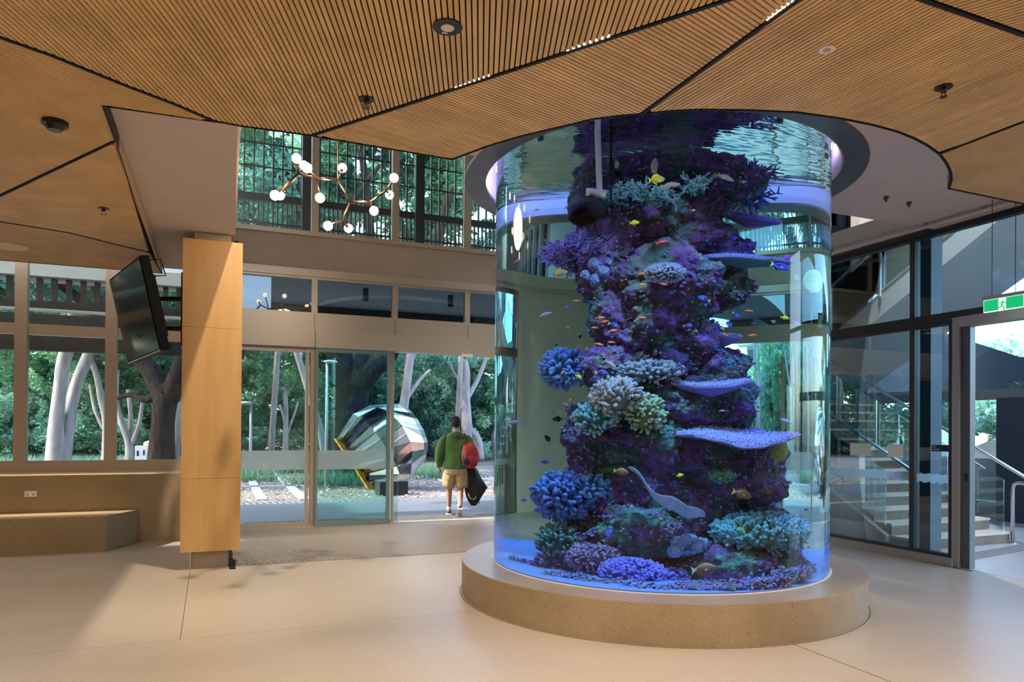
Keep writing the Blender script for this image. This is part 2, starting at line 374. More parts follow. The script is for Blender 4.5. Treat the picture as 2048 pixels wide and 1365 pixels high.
# plywood face of the triangular opening
tri = P2((208, 213), (325, 547)); 
fa = MB(); a, b = tri
fa.prism([(a[0], a[1]), (b[0], b[1]), (b[0]-.02, b[1]), (a[0]-.02, a[1])], ZT+.0, 3.86)
struct(fa.build('trim_1', PLYD), 'plywood edge of the triangular ceiling opening')
fb = MB(); cf = P2(*curveF)
for i in range(len(cf)-1): fb.prism([cf[i], cf[i+1], (cf[i+1][0]+.02, cf[i+1][1]), (cf[i][0]+.02, cf[i][1])], ZT+.02, 4.06)
struct(fb.build('trim_2', SOFF), 'upstand behind the ceiling edge by the right glazing')
# soffits and upper floor slabs
ZL = 3.80
struct(MB().prism([(-9, 3.0), (.06, 4.6), (.10, 10.9), (-9, 10.9)], ZL+.005, 4.10).build('ceiling', SOFF), 'beige soffit in the triangular opening by the column')
struct(MB().box((-9, 10.95, 3.86), (.10, 11.02, 4.1)).build('trim_3', PLYD), 'plywood bulkhead over the left windows')
struct(boxo('wall_void', (-.1, 3, 4.1), (.10, GL+.1, 8.6), WHITEP), 'beige side wall of the tall void')
ring = []
def arc(r, a0, a1, n=48): return [(TC[0]+r*math.cos(a0+(a1-a0)*i/n), TC[1]+r*math.sin(a0+(a1-a0)*i/n)) for i in range(n+1)]
SV = 6.045
th = math.asin((SV-TC[1])/1.70)
sl = MB().prism([(1.0, SV)]+arc(1.70, PI-th, 2*PI+th)[0:]+[(7.55, SV), (8.0, SV), (8.0, -4.8), (1.0, -4.8)], 4.075, 4.5)
struct(sl.build('ceiling', SOFF), 'beige soffit around the top of the aquarium')
struct(boxo('wall_upper', (1.0, SV-.3, 4.5), (8.0, SV, 8.6), mat('upper_wall_paint', (.35, .33, .31), .8)), 'upper storey wall above the aquarium')
struct(boxo('ceiling', (-9, -5, 8.6), (8.3, GL+.5, 8.75), mat('void_ceiling_paint', (.4, .38, .36), .9)), 'high ceiling of the void')
# hall walls behind the viewer
struct(boxo('wall_back', (-9, -5.1, 0), (8.1, -5, 4.2), WHITEP)); struct(boxo('wall_left', (-9.1, -5, 0), (-9, GL, 4.2), WHITEP))
struct(boxo('wall_right_rear', (8.0, -5, 0), (8.1, 2.2, 4.1), WHITEP))

# concrete column with plywood cladding
co = thing('column', (-.145, 8.9, 0), 'square concrete column clad in plywood, left of the entrance', 'column'); co['kind'] = 'structure'; del co['category']
boxo('shaft', (-.337, 8.722, 0), (.047, 9.10, 3.80), concrete('column_concrete', (.55, .45, .34), (.47, .37, .27), .6, .1, 20), co)
pl = MB(); x0, x1, zb, zt = -.452, .170, .20, 3.71
for (za, zc) in ((zb, 1.02), (1.0225, 2.72), (2.7225, zt)):
    boxo('plywood_panel', (x0, 8.66, za), (x1, 8.70, zc), PLY, co)
boxo('cladding_side', (x0, 8.70, zb), (x0+.02, 9.12, zt), PLY, co); boxo('cladding_side', (x1-.02, 8.70, zb), (x1, 9.12, zt), PLY, co)
boxo('base_channel', (-.36, 8.71, 0), (-.34, 9.1, .19), STEEL, co)
tx = bpy.data.curves.new('cladding_label', 'FONT'); tx.body = '—  •|•'; tx.size = .045; tx.extrude = .0005
fg = thing('floor_grille', (.10, 8.85, 0), 'small black floor grille at the foot of the column', 'grille')
boxo('grille_plate', (.055, 8.56, .0), (.125, 9.1, .006), BLACKM, fg)
for k in range(7): boxo('bar', (.058, 8.58+k*.07, .006), (.122, 8.60+k*.07, .009), BLACK, fg)

# low concrete wall, bench, ledge
lw = boxo('wall_low', (-9, 10.98, 0), (.16, GL-.02, .945), RAMM); struct(lw, 'low speckled concrete wall under the left windows')
be = MB().prism([(-9, 10.36), (-1.40, 10.32), (-1.10, 10.975), (-9, 10.975)], 0, .455).build('concrete_bench', RAMM)
tag(be, 'low concrete bench with an angled end against the wall', 'bench')
ou = thing('power_outlet', (-2.355, 10.97, .7), 'white double power outlet on the low concrete wall', 'outlet')
MB().box((-2.425, 10.968, .668), (-2.29, 10.981, .745)).build('cover_plate', WHITE, ou)
for x in (-2.392, -2.325):
    boxo('socket', (x-.016, 10.965, .688), (x+.016, 10.968, .712), GREYP, ou); boxo('switch', (x-.008, 10.964, .722), (x+.008, 10.968, .736), WHITE, ou)

# ------------------------------------------------------------------ entrance wall (y = GL)
def wx(px, py=900): return pv(px, py, GL).x
def window(n, x0, x1, z0, z1, label, fm=FRAME, w=.05, y=GL, gm=GLASS, sill=None):
    t = empty('window_%d' % n, ((x0+x1)/2, y, z0)); WM[t.name] = Matrix.Translation(t.location).inverted(); struct(t, label)
    f = MB(); f.box((x0, y-.06, z0), (x0+w, y+.06, z1)); f.box((x1-w, y-.06, z0), (x1, y+.06, z1))
    f.box((x0+w, y-.055, z0), (x1-w, y+.055, z0+w)); f.box((x0+w, y-.055, z1-w), (x1-w, y+.055, z1))
    f.build('frame', fm, t); boxo('pane', (x0+w, y-.004, z0+w), (x1-w, y+.004, z1-w), gm, t); return t
wn = 1
# left bank: lower row and upper row
lm = [-6.1, -4.4, wx(42, 800), wx(222, 800), -.45, .16]
for i in range(5):
    for (z0, z1, s_) in ((1.03, 2.97, 'lower'), (2.97, 4.5, 'upper')):
        window(wn, lm[i], lm[i+1], z0, z1, '%s window %s of the left bank' % (s_, ['far left', 'left', 'leftmost in view', 'behind the television', 'beside the column'][i]), w=.075); wn += 1
struct(boxo('trim_4', (-9, GL-.10, .945), (.16, GL+.1, 1.03), FRAME), 'sill frame under the left windows')
struct(boxo('wall_front', (-9, GL-.1, 4.5), (.10, GL+.2, 4.72), BEAM), 'concrete spandrel over the left windows')
# entrance bay
ms = [.16, 1.325, 2.645, 3.93, 5.55, 8.0]
struct(boxo('wall_spandrel', (.08, GL-.06, 4.107), (8.1, GL+.28, 4.70), BEAM), 'concrete spandrel beam over the entrance')
struct(boxo('trim_5', (.08, GL-.09, 4.04), (8.1, GL-.06, 4.16), FRAME), 'metal cap strip under the spandrel beam')
for i in range(5):
    window(wn, ms[i], ms[i+1], 3.42, 4.05, 'high transom window %s over the entrance' % ['first from the column', 'second from the column', 'third from the column', 'behind the aquarium', 'nearest the stairs'][i], w=.045, gm=GLASSD); wn += 1
    boxo('trim_%d' % (10+i), (ms[i]+.004, GL-.075, 3.17), (ms[i+1]-.004, GL+.05, 3.42), FRAME); struct(bpy.data.objects['trim_%d' % (10+i)], 'flat metal panel under a transom window')
for i, (a_, b_) in enumerate(((.16, 1.325), (1.333, 5.55))):
    hd = boxo('door_header', (a_, GL-.17, 2.89), (b_, GL+.08, 3.17), FRAME); tag(hd, ['short', 'long'][i]+' metal sliding door header box '+['beside the column', 'over the open doorway'][i], 'door header')
# upper windows
for i in range(5):
    window(wn, ms[i]-(.06 if i == 0 else 0), ms[i+1], 4.70, 8.5, 'tall upper window %s looking onto the batten screen' % ['first from the column', 'second from the column', 'third from the column', 'behind the aquarium', 'nearest the stairs'][i], w=.055); wn += 1
struct(boxo('trim_6', (.08, GL-.13, 4.69), (8.1, GL-.06, 4.76), FRAME), 'metal sill of the upper windows')
# fixed glass left of the doors, sliding leaf, frosted bands
d1 = empty('door_1', (.75, GL, 0)); WM[d1.name] = Matrix.Translation(d1.location).inverted(); struct(d1, 'fixed glass panel left of the sliding doors')
f = MB(); f.box((.16, GL-.06, 0), (.23, GL+.06, 2.89)); f.box((1.27, GL-.06, 0), (1.325, GL+.06, 2.89)); f.box((1.20, GL-.06, 0), (1.245, GL+.06, 2.89)); f.box((.23, GL-.05, 0), (1.27, GL+.05, .075)); f.box((.23, GL-.05, 2.82), (1.27, GL+.05, 2.89)); f.build('frame', FRAME, d1)
boxo('pane', (.23, GL-.004, .075), (1.27, GL+.004, 2.82), GLASS, d1); boxo('frosted_band', (.23, GL-.008, .925), (1.27, GL-.0045, 1.235), FROST, d1)
d2 = empty('door_2', (2.0, GL-.09, 0)); WM[d2.name] = Matrix.Translation(d2.location).inverted(); struct(d2, 'green tinted sliding glass leaf standing open')
y = GL-.11
f = MB(); f.box((1.345, y-.02, .01), (1.385, y+.02, 2.885)); f.box((2.50, y-.02, .01), (2.56, y+.02, 2.885)); f.box((1.385, y-.02, .01), (2.5, y+.02, .10)); f.box((1.385, y-.02, 2.83), (2.5, y+.02, 2.885)); f.build('frame', mat('green_grey_frame', (.22, .30, .27), .35, metal=.3), d2)
boxo('pane', (1.385, y-.004, .10), (2.50, y+.004, 2.83), GLASST, d2); boxo('frosted_band', (1.36, y-.009, .925), (2.62, y-.0045, 1.235), FROST, d2)
d3 = empty('door_3', (2.7, GL, 0)); WM[d3.name] = Matrix.Translation(d3.location).inverted(); struct(d3, 'fixed glass leaf behind the open sliding door')
f = MB(); f.box((1.33, GL-.03, 0), (1.38, GL+.05, 2.89)); f.box((2.60, GL-.03, 0), (2.645, GL+.05, 2.89)); f.box((1.38, GL-.02, 0), (2.6, GL+.04, .06)); f.build('frame', FRAME, d3)
boxo('pane', (1.38, GL+.005, .06), (2.60, GL+.012, 2.89), GLASS, d3); boxo('edge_pane', (2.645, GL-.02, 0), (2.72, GL-.01, 2.89), GLASST, d3)
struct(boxo('trim_7', (.08, GL-.12, 0), (5.55, GL+.1, .012), FRAME), 'metal threshold of the entrance')
d4 = empty('door_4', (5.6, GL, 0)); WM[d4.name] = Matrix.Translation(d4.location).inverted(); struct(d4, 'glass panel right of the doorway behind the aquarium')
f = MB(); f.box((5.5, GL-.06, 0), (5.58, GL+.06, 2.89)); f.box((7.94, GL-.06, 0), (8.0, GL+.06, 2.89)); f.box((5.58, GL-.05, 0), (7.94, GL+.05, .075)); f.box((6.7, GL-.05, .075), (6.76, GL+.05, 2.89)); f.build('frame', FRAME, d4)
boxo('pane', (5.58, GL-.004, .075), (7.94, GL+.004, 3.17), GLASS, d4); boxo('frosted_band', (5.58, GL-.008, .925), (7.94, GL-.0045, 1.235), FROST, d4)
# door sensor
sp = pv(934, 709, GL-.2)
ds = thing('door_sensor', (sp.x, GL-.19, 2.9), 'small white motion sensor under the door header above the person', 'sensor')
boxo('housing', (sp.x-.10, GL-.225, 2.845), (sp.x+.10, GL-.17, 2.895), WHITE, ds); MB().ball((sp.x-.04, GL-.2, 2.84), .035, 12).build('lens', GREYP, ds, True)
# ------------------------------------------------------------------ right glazing (x = RW)
def side_pane(n, y0, y1, z0, z1, label, gm=GLASSD):
    t = empty('window_%d' % n, (RW, (y0+y1)/2, z0)); WM[t.name] = Matrix.Translation(t.location).inverted(); struct(t, label)
    f = MB(); w = .035
    f.box((RW-.04, y0, z0), (RW+.06, y0+w, z1)); f.box((RW-.04, y1-w, z0), (RW+.06, y1, z1)); f.box((RW-.04, y0+w, z0), (RW+.06, y1-w, z0+w)); f.box((RW-.04, y0+w, z1-w), (RW+.06, y1-w, z1)); f.build('frame', DARKFR, t)
    boxo('pane', (RW+.0, y0+w, z0+w), (RW+.008, y1-w, z1-w), gm, t); return t
GR = glass('stair_glass', (.74, .84, .87), .9)
ys = [5.85, 6.375, 8.3, 9.85, GL-.1]
struct(boxo('wall_right', (RW-.06, 9.85, 0), (RW+.12, GL-.1, 4.13), WHITEP), 'solid beige wall between the stair glazing and the entrance wall')
nm = ['beside the exit door', 'between the aquarium and the exit', 'behind the aquarium', 'at the far corner']
for i in range(3):
    side_pane(30+2*i, ys[i], ys[i+1], .10, 2.93, 'dark framed lower pane of the stair glazing '+nm[i], GR)
    side_pane(31+2*i, ys[i] if i else 3.2, ys[i+1], 3.01, 4.05, 'dark framed upper pane of the stair glazing '+nm[i], GR)
struct(boxo('trim_20', (RW-.05, 5.80, 2.93), (RW+.07, GL-.1, 3.01), DARKFR), 'black transom of the stair glazing')
struct(boxo('trim_24', (RW-.05, 2.2, 2.966), (RW+.07, 5.80, 3.01), DARKFR), 'black transom over the exit door')
struct(boxo('trim_21', (RW-.10, 5.80, 0), (RW+.08, GL-.1, .10), FRAMEG), 'metal bottom rail of the stair glazing')
struct(boxo('trim_22', (RW-.05, 2.2, 4.05), (RW+.07, GL-.1, 4.16), DARKFR), 'black head rail of the stair glazing')
struct(boxo('trim_23', (7.72, 2.2, 4.13), (8.0, GL-.1, 4.33), mat('beam_white', (.62, .55, .47), .6)), 'white painted edge beam above the stair glazing')
pp = MB(); pp.tube([(7.66, 2.2, 4.03), (7.66, SV, 4.03), (7.66, GL-.1, 4.03)], .022, 10); pp2 = pp.build('service_pipe', mat('pipe_paint', (.60, .52, .44), .5), None, True); tag(pp2, 'beige painted pipe running under the soffit beside the stair glazing', 'pipe')
for k, yy in enumerate((5.2, 5.9, 7.3)):
    MB().box((7.64, yy-.012, 4.045), (7.68, yy+.012, 4.13)).build('pipe_hanger', STEEL, pp2)
struct(boxo('column_stair', (8.28, 6.30, 0), (8.48, 6.55, 4.1), mat('blue_grey_steel', (.12, .15, .18), .5)), 'slim blue-grey steel column behind the stair glazing')
# exit doorway
d5 = empty('door_5', (RW, 5.72, 0)); WM[d5.name] = Matrix.Translation(d5.location).inverted(); struct(d5, 'metal framed opening of the exit door')
boxo('jamb', (RW-.06, 5.745, 0), (RW+.10, 5.83, 2.96), FRAMEG, d5); boxo('door_stile', (RW-.02, 5.635, 0), (RW+.07, 5.742, 2.86), mat('dark_stile', (.10, .11, .12), .35, metal=.3), d5)
boxo('door_head', (RW-.06, 3.2, 2.845), (RW+.10, 5.745, 2.965), mat('door_head_metal', (.42, .37, .37), .35, metal=.3), d5)
boxo('lock', (RW-.024, 5.66, 1.02), (RW-.019, 5.70, 1.12), BLACKM, d5); boxo('jamb', (RW-.06, 3.2, 0), (RW+.10, 3.3, 2.845), FRAMEG, d5)
# wayfinding sign, painted reflections, zigzag film on the glass
def txt(body, size, loc, rot, m, parent, name='lettering', ext=.0006, align='LEFT'):
    c = bpy.data.curves.new(name, 'FONT'); c.body = body; c.size = size; c.extrude = ext; c.align_x = align; c.materials.append(m)
    o0 = bpy.data.objects.new(name+'_c', c); me = bpy.data.meshes.new_from_object(o0); bpy.data.objects.remove(o0); bpy.data.curves.remove(c)
    o = bpy.data.objects.new(name, me); COL.objects.link(o); o.parent = parent
    if parent.name in WM: o.matrix_parent_inverse = WM[parent.name]
    o.location = loc; o.rotation_euler = rot; return o
RY = (PI/2, 0, -PI/2)   # facing -x, text running towards -y
sg = thing('level_sign', (8.05, 5.99, 1.36), 'small black sign on the glass reading Exit Level G', 'sign')
boxo('sign_plate', (8.052, 5.865, 1.365), (8.058, 6.115, 1.445), BLACKM, sg)
wt = mat('white_letter', (.8, .8, .8), .5)
txt('Exit', .031, (8.051, 6.105, 1.414), RY, wt, sg); txt('Level G', .031, (8.051, 6.105, 1.381), RY, wt, sg)
txl = mat('pale_green_reflection', (.72, .92, .72), .7); txw = mat('pale_yellow_reflection', (.95, .96, .84), .7)  # reflections in the glass, painted as pale squares
for nm_, ya, yb, mm, lb in (('left', 6.99, 7.33, txl, 'pale green square reflection painted on the stair glazing, beside the aquarium'), ('right', 6.50, 6.725, txw, 'pale yellow square reflection painted on the stair glazing, beside the mullion')):
    tag(boxo('paper_thin_reflection', (8.045, ya, 1.27), (8.049, yb, 1.44), mm), lb, 'paper_like_reflection')
z = MB(); yy = 5.86; zz = []
zf = empty('zigzag_film', (8.05, 7, .95)); WM[zf.name] = Matrix.Translation(zf.location).inverted(); tag(zf, 'frosted zigzag safety film across the stair glazing', 'film')
for (a_, b_) in ((5.89, 6.33), (6.42, 8.26), (8.34, 9.8)):
    n = int((b_-a_)/.055); V = []; Fc = []
    for i in range(n+1):
        yq = a_+(b_-a_)*i/n; V += [(8.074, yq, .965+(.022 if i % 2 else 0)), (8.074, yq, 1.075+(.014 if i % 2 else 0))]
    for i in range(n): Fc.append([2*i, 2*i+1, 2*i+3, 2*i+2])
    mesh('film', V, Fc, FROST, zf)
# exit sign
es = thing('exit_sign', (7.5, 4.87, 2.9), 'green illuminated exit sign with running figure, hung on two rods', 'exit sign')
x = 7.5; ya, yb, za, zb = 4.69, 5.10, 2.885, 3.01
GE = emit('sign_green', (.0, .42, .13), 1.1); WE = emit('sign_white', (.85, 1, .9), 1.15)
boxo('sign_housing', (x-.01, ya-.012, zb), (x+.04, yb+.008, zb+.035), GREYP, es); boxo('sign_box', (x, ya-.02, za-.006), (x+.03, yb, zb), WE, es)
boxo('green_panel', (x-.003, ya, za), (x-.001, yb-.006, zb-.005), GE, es)
def P(pts, off, m, name): # points in sign space: a to the right (towards -y), b up, unit = panel height
    hh = zb-za; V = [(x-off, yc-p[0]*hh, za+p[1]*hh) for p in pts]; mesh(name, V, [list(range(len(V)))], m, es)
yc = 4.90; P([(-.32, .02), (.30, .02), (.30, .93), (-.32, .93)], .0045, WE, 'door_symbol')
def limb(pts, w, nm='running_figure'):
    mb = MB()
    for (a_, b_) in zip(pts[:-1], pts[1:]):
        d = Vector((b_[0]-a_[0], b_[1]-a_[1])).normalized()*w; nn = Vector((-d.y, d.x)); hh = zb-za
        q = [(a_[0]-d.x*.5+nn.x, a_[1]-d.y*.5+nn.y), (b_[0]+d.x*.5+nn.x, b_[1]+d.y*.5+nn.y), (b_[0]+d.x*.5-nn.x, b_[1]+d.y*.5-nn.y), (a_[0]-d.x*.5-nn.x, a_[1]-d.y*.5-nn.y)]
        mb.add([(x-.006, yc-p[0]*hh, za+p[1]*hh) for p in q], [[0, 1, 2, 3]])
    return mb
mb = MB()
for l, w in (([(.06, .66), (-.04, .42)], .075), ([(.03, .66), (-.14, .63), (-.22, .49)], .03), ([(.06, .66), (.16, .54), (.30, .55)], .03), ([(-.03, .42), (-.08, .24), (-.33, .17)], .045), ([(-.03, .42), (.10, .24), (.17, .05), (.10, .03)], .045)):
    q = limb(l, w); mb.add(q.V, q.F)
hh = zb-za; mb.add([(x-.006, yc-(.07+.055*math.cos(t*PI/8))*hh, za+(.80+.055*math.sin(t*PI/8))*hh) for t in range(16)], [list(range(16))])
mb.build('running_figure', GE, es)
for yy in (4.78, 5.02): MB().tube([(x+.015, yy, zb+.03), (x+.015, yy, 4.09)], .004, 6).build('rod', BLACKM, es)
# soffit sprinklers in the plaster
for k, (px, py) in enumerate(((1772, 394), (1818, 405))):
    p = pz(px, py, 4.07); q = MB(); q.cyl(p, .025, 4.045, 4.075, 12); q.cyl(p, .012, 4.02, 4.045, 8)
    tag(q.build('sprinkler_head', BRONZE), ['bronze soffit sprinkler nearer the aquarium ring', 'bronze soffit sprinkler nearer the stair glazing'][k], 'sprinkler')

# ------------------------------------------------------------------ stair hall beyond the glazing
STM = concrete('stair_concrete', (.44, .40, .35), (.34, .31, .27), .5, .1, 20)
STR = concrete('riser_stone', (.30, .22, .15), (.19, .135, .095), .45, .2, 14, big=5)
struct(boxo('floor_stair_hall', (RW-.05, 1.0, -.10), (13.6, 12.2, 0), mat('blue_floor', (.40, .41, .44), .28, noise=.1, scale=2)), 'pale concrete floor beyond the exit door')
st = empty('stairs', (9.5, 6.79, 0)); WM[st.name] = Matrix.Translation(st.location).inverted(); tag(st, 'concrete staircase with brown stone risers behind the glazing', 'staircase')
U0, U1 = 8.55, 10.56; V0 = 6.79; GO, RI = .295, .165
NS = 13
for k in range(NS):
    v0 = V0+k*GO
    MB().box((U0, v0+.02, 0 if k == 0 else k*RI-.1), (U1, v0+GO+.06 if k < NS-1 else 12.0, (k+1)*RI-.035)).build('step', STM, st)
    MB().box((U0-.01, v0-.01, (k+1)*RI-.035), (U1+.01, v0+GO+.01 if k < NS-1 else 12.0, (k+1)*RI)).build('tread', mat('tread_concrete', (.62, .55, .47), .35, noise=.1, scale=6), st)
    nb = 3+k % 2; xs = [U0]+[U0+(U1-U0)*(i+(.25*math.sin(k*2.1+i)))/nb for i in range(1, nb)]+[U1]
    for i in range(nb): MB().box((xs[i]+.003, v0, k*RI), (xs[i+1]-.003, v0+.02, (k+1)*RI-.036)).build('riser_stone', STR, st)
mb = MB(); V = [(8.44, V0+.3, 0), (8.44, V0+NS*GO, 0), (8.44, V0+NS*GO, NS*RI), (8.44, V0+.3, RI)]
mb.add(V+[(U0-.01, p[1], p[2]) for p in V], [[0, 1, 2, 3], [7, 6, 5, 4], [0, 4, 5, 1], [1, 5, 6, 2], [2, 6, 7, 3], [3, 7, 4, 0]]); mb.build('stringer', STM, st)
# second flight
mb = MB(); v0, z0, v1, z1 = 12.0, 2.03, 4.0, 6.48; ua, ub = 10.7, 12.75
V = [(ua, v0, z0), (ua, v1, z1), (ua, v1, z1+.42), (ua, v0, z0+.42)]
mb.add(V+[(ub, p[1], p[2]) for p in V], [[0, 1, 2, 3], [7, 6, 5, 4], [0, 4, 5, 1], [1, 5, 6, 2], [2, 6, 7, 3], [3, 7, 4, 0]])
f2 = mb.build('upper_flight', mat('flight_soffit', (.50, .50, .50), .7), None); tag(f2, 'pale underside of the upper stair flight behind the glazing', 'stair flight')
GB = glass('balustrade_glass', (.80, .90, .90), 1.2)
def balustrade(name, u, va, za_, vb, zb_, label, n=4, gap=.10, rail=.93, posts=True):
    t = thing(name, (u, va, za_), label, 'balustrade')
    sl_ = (zb_-za_)/(vb-va)
    for i in range(n):
        a_ = va+(vb-va)*i/n+.015; b_ = va+(vb-va)*(i+1)/n-.015
        V = [(u, a_, za_+(a_-va)*sl_+gap), (u, b_, za_+(b_-va)*sl_+gap), (u, b_, za_+(b_-va)*sl_+rail-.08), (u, a_, za_+(a_-va)*sl_+rail-.08)]
        mesh('glass_panel', V+[(u+.01, p[1], p[2]) for p in V], [[0, 1, 2, 3], [7, 6, 5, 4], [0, 4, 5, 1], [1, 5, 6, 2], [2, 6, 7, 3], [3, 7, 4, 0]], GB, t)
        if posts: 
            c = (a_+b_)/2; MB().tube([(u-.04, c, za_+(c-va)*sl_-.05), (u-.04, c, za_+(c-va)*sl_+rail-.05)], .022, 8).build('post', STEEL, t)
    return t
b1 = balustrade('glass_balustrade', 10.62, 6.9, .05, 10.4, 2.0, 'glass balustrade with steel posts on the far side of the stairs')
MB().tube([(10.55, 6.35, .84), (10.55, 10.4, 3.12)], .024, 10).build('handrail', STEEL, b1, True)
b2 = balustrade('glass_balustrade', 8.47, 7.1, .2, 10.4, 2.0, 'glass balustrade on the near side of the stairs', posts=False)
MB().tube([(8.55, 6.78, 1.08), (8.55, 10.4, 3.09)], .024, 10).build('handrail', STEEL, b2, True)
b3 = balustrade('glass_balustrade', 10.66, 11.8, 2.5, 5.2, 6.15, 'glass balustrade of the upper stair flight', n=6, rail=.95)
MB().tube([(10.62, 11.8, 3.4), (10.62, 5.2, 7.1)], .022, 8).build('handrail', STEEL, b3, True)
for k, (a_, b_, lb) in enumerate((((10.58, 6.76), (10.58, 6.2), 'bent steel tube rail end at the foot of the stairs, right of the exit door'), ((8.85, 6.70), (8.85, 7.1), 'bent steel tube rail end seen through the glass beside the exit door'))):
    mb = MB(); mb.tube([(a_[0], a_[1], 0), (a_[0], a_[1], .78), (a_[0]+.0, a_[1]-.02 if k == 0 else a_[1]+.02, .85), (b_[0], a_[1]-.07 if k == 0 else a_[1]+.07, .875), (b_[0], b_[1], .875 if k == 0 else 1.1)], .025, 10)
    t = thing('rail_end', (a_[0], a_[1], 0), lb, 'handrail'); q = mb.build('tube', STEEL, t, True); MB().cyl(a_, .045, 0, .01, 12).build('foot_plate', STEEL, t)
# tactile strip
ts = thing('tactile_strip', (9.5, 6.3, 0), 'strip of grey tactile studs on the floor at the foot of the stairs', 'tactile paving'); mb = MB()
for i in range(5):
    for j in range(40): mb.cyl((8.7+j*.048, 6.05+i*.06+j*.008), .014, 0, .006, 6)
mb.build('studs', mat('stud_grey', (.12, .13, .15), .5), ts, kind='stuff')
# hall enclosure beyond: glazed far side with dark beams
DB = mat('dark_blue_cladding', (.045, .06, .085), .45)
struct(boxo('wall_low_outer', (13.5, 1, 0), (13.75, 12.2, .28), mat('kerb_white', (.5, .52, .55), .6)), 'pale kerb under the far stair hall glazing')
fg2 = empty('window_50', (13.55, 6, 0)); WM[fg2.name] = Matrix.Translation(fg2.location).inverted(); struct(fg2, 'far glazing of the stair hall')
boxo('pane', (13.6, 1, .28), (13.61, 12.1, 5.2), glass('far_glass', (.78, .88, .93), .8), fg2)
mb = MB(); mb.box((13.5, 1, 2.23), (13.7, 12, 2.40))
for yv in (7.6, 10.6): mb.box((13.52, yv, .28), (13.68, yv+.08, 5.2))
mb.build('frame', mat('mid_grey_frame', (.22, .22, .23), .5), fg2)
struct(boxo('wall_stair_outer', (13.5, 1, 5.2), (13.7, 12.6, 8.6), mat('stair_outer_wall', (.20, .23, .27), .7)), 'grey upper outer wall of the stair hall'); struct(boxo('column_corner', (13.45, 12.1, 0), (13.8, 12.5, 8.6), DB))
struct(boxo('column_outer', (13.0, 7.2, 0), (13.35, 8.60, 2.23), DB), 'dark blue clad pier beyond the exit door')
struct(boxo('wall_stair_end', (RW+.2, 12.2, 0), (9.6, 12.4, 8.6), mat('stair_end_wall', (.34, .36, .37), .7)), 'grey end wall of the stair hall')
ew = empty('window_51', (11.6, 12.3, 0)); WM[ew.name] = Matrix.Translation(ew.location).inverted(); struct(ew, 'tall slot windows at the end of the stair hall')
boxo('pane', (9.6, 12.3, 0), (13.7, 12.31, 8.6), GLASS, ew); mb = MB()
for k in range(9): mb.box((9.6+k*.5, 12.2, 0), (9.6+k*.5+.14, 12.4, 8.6))
for z in (0, 2.3, 4.2, 6.2): mb.box((9.6, 12.22, z), (13.7, 12.38, z+.12))
mb.build('frame', mat('slot_frame', (.10, .16, .22), .5), ew)
struct(boxo('wall_stair_upper', (10.75, 9.6, 4.2), (13.7, 9.8, 8.6), WHITEP), 'bright upper wall of the stair hall')
struct(boxo('ceiling', (8.15, 0, 8.6), (13.8, 12.4, 8.7), WHITEP), 'ceiling of the stair hall')
# outdoor things to the right
lwm = MB(); lwm.box((17.5, 6, 0), (17.9, 20, .95)); t = lwm.build('wall_garden', DB); struct(t, 'low dark garden wall beyond the stair hall')
rf = thing('dark_awning', (17, 11, 3), 'dark angular roof canopy outside beyond the exit door', 'awning')
V = [(16.5, 8.2, 2.55), (16.5, 15.5, 2.7), (16.5, 15.5, 4.6), (16.5, 12.6, 4.25), (16.5, 10.4, 3.3), (16.5, 8.2, 3.1)]
mesh('canopy', V+[(20.5, p[1]+2, p[2]) for p in V], [list(range(6))[::-1], list(range(6, 12))]+[[i, (i+1) % 6, 6+(i+1) % 6, 6+i] for i in range(6)], DB, rf)
V = [(16.2, 7.0, 5.2), (16.2, 9.35, 4.25), (16.2, 8.4, 3.35), (16.2, 7.0, 4.0)]
mesh('fin', V+[(18.5, p[1], p[2]+.3) for p in V], [[3, 2, 1, 0], [4, 5, 6, 7], [0, 1, 5, 4], [1, 2, 6, 5], [2, 3, 7, 6], [3, 0, 4, 7]], DB, rf)

# ------------------------------------------------------------------ ceiling fittings
def rosette(px, py, r, drop, label, name, cat, z=ZT):
    p = pz(px, py, z); t = thing(name, (p.x, p.y, z-drop), label, cat); return p, t
for (px, py, lb) in ((733, 198, 'black sprinkler in the large curved timber facet'), (1887, 174, 'black sprinkler at the right of the timber facet around the aquarium'), (207, 417, 'small black sprinkler in the timber facet left of the column')):
    p, t = rosette(px, py, .05, .06, lb, 'ceiling_sprinkler', 'sprinkler')
    MB().cyl(p, .05, ZT-.006, ZT+.004, 24).build('rosette', BLACKM, t, False); q = MB(); q.cyl(p, .016, ZT-.035, ZT-.006, 10); q.build('body', BRONZE, t)
    q = MB(); q.cyl(p, .022, ZT-.062, ZT-.058, 12); q.tube([(p.x-.018, p.y, ZT-.035), (p.x-.018, p.y, ZT-.06)], .003, 5); q.tube([(p.x+.018, p.y, ZT-.035), (p.x+.018, p.y, ZT-.06)], .003, 5); q.build('deflector', BRONZE, t)
p, t = rosette(110, 243, .08, .07, 'black dome smoke detector in the left timber facet', 'smoke_detector', 'detector')
MB().cyl(p, .082, ZT-.03, ZT, 8).build('base', BLACKM, t); MB().cyl(p, .045, ZT-.062, ZT-.03, 8, .062).build('sensor', BLACKM, t)
p, t = rosette(895, 53, .08, .0, 'round black ceiling speaker with a pale centre', 'ceiling_speaker', 'speaker')
MB().cyl(p, .077, ZT-.006, ZT+.004, 40).build('black_ring', BLACKM, t); MB().cyl(p, .034, ZT-.010, ZT-.006, 28).build('centre_grille', mat('speaker_pale', (.75, .68, .6), .6), t)
MB().box((p.x-.015, p.y+.045, ZT-.008), (p.x+.015, p.y+.056, ZT-.006)).build('label_plate', WHITE, t)
p, t = rosette(1654, 98, .05, .0, 'small white round downlight in the facet around the aquarium', 'ceiling_downlight', 'downlight')
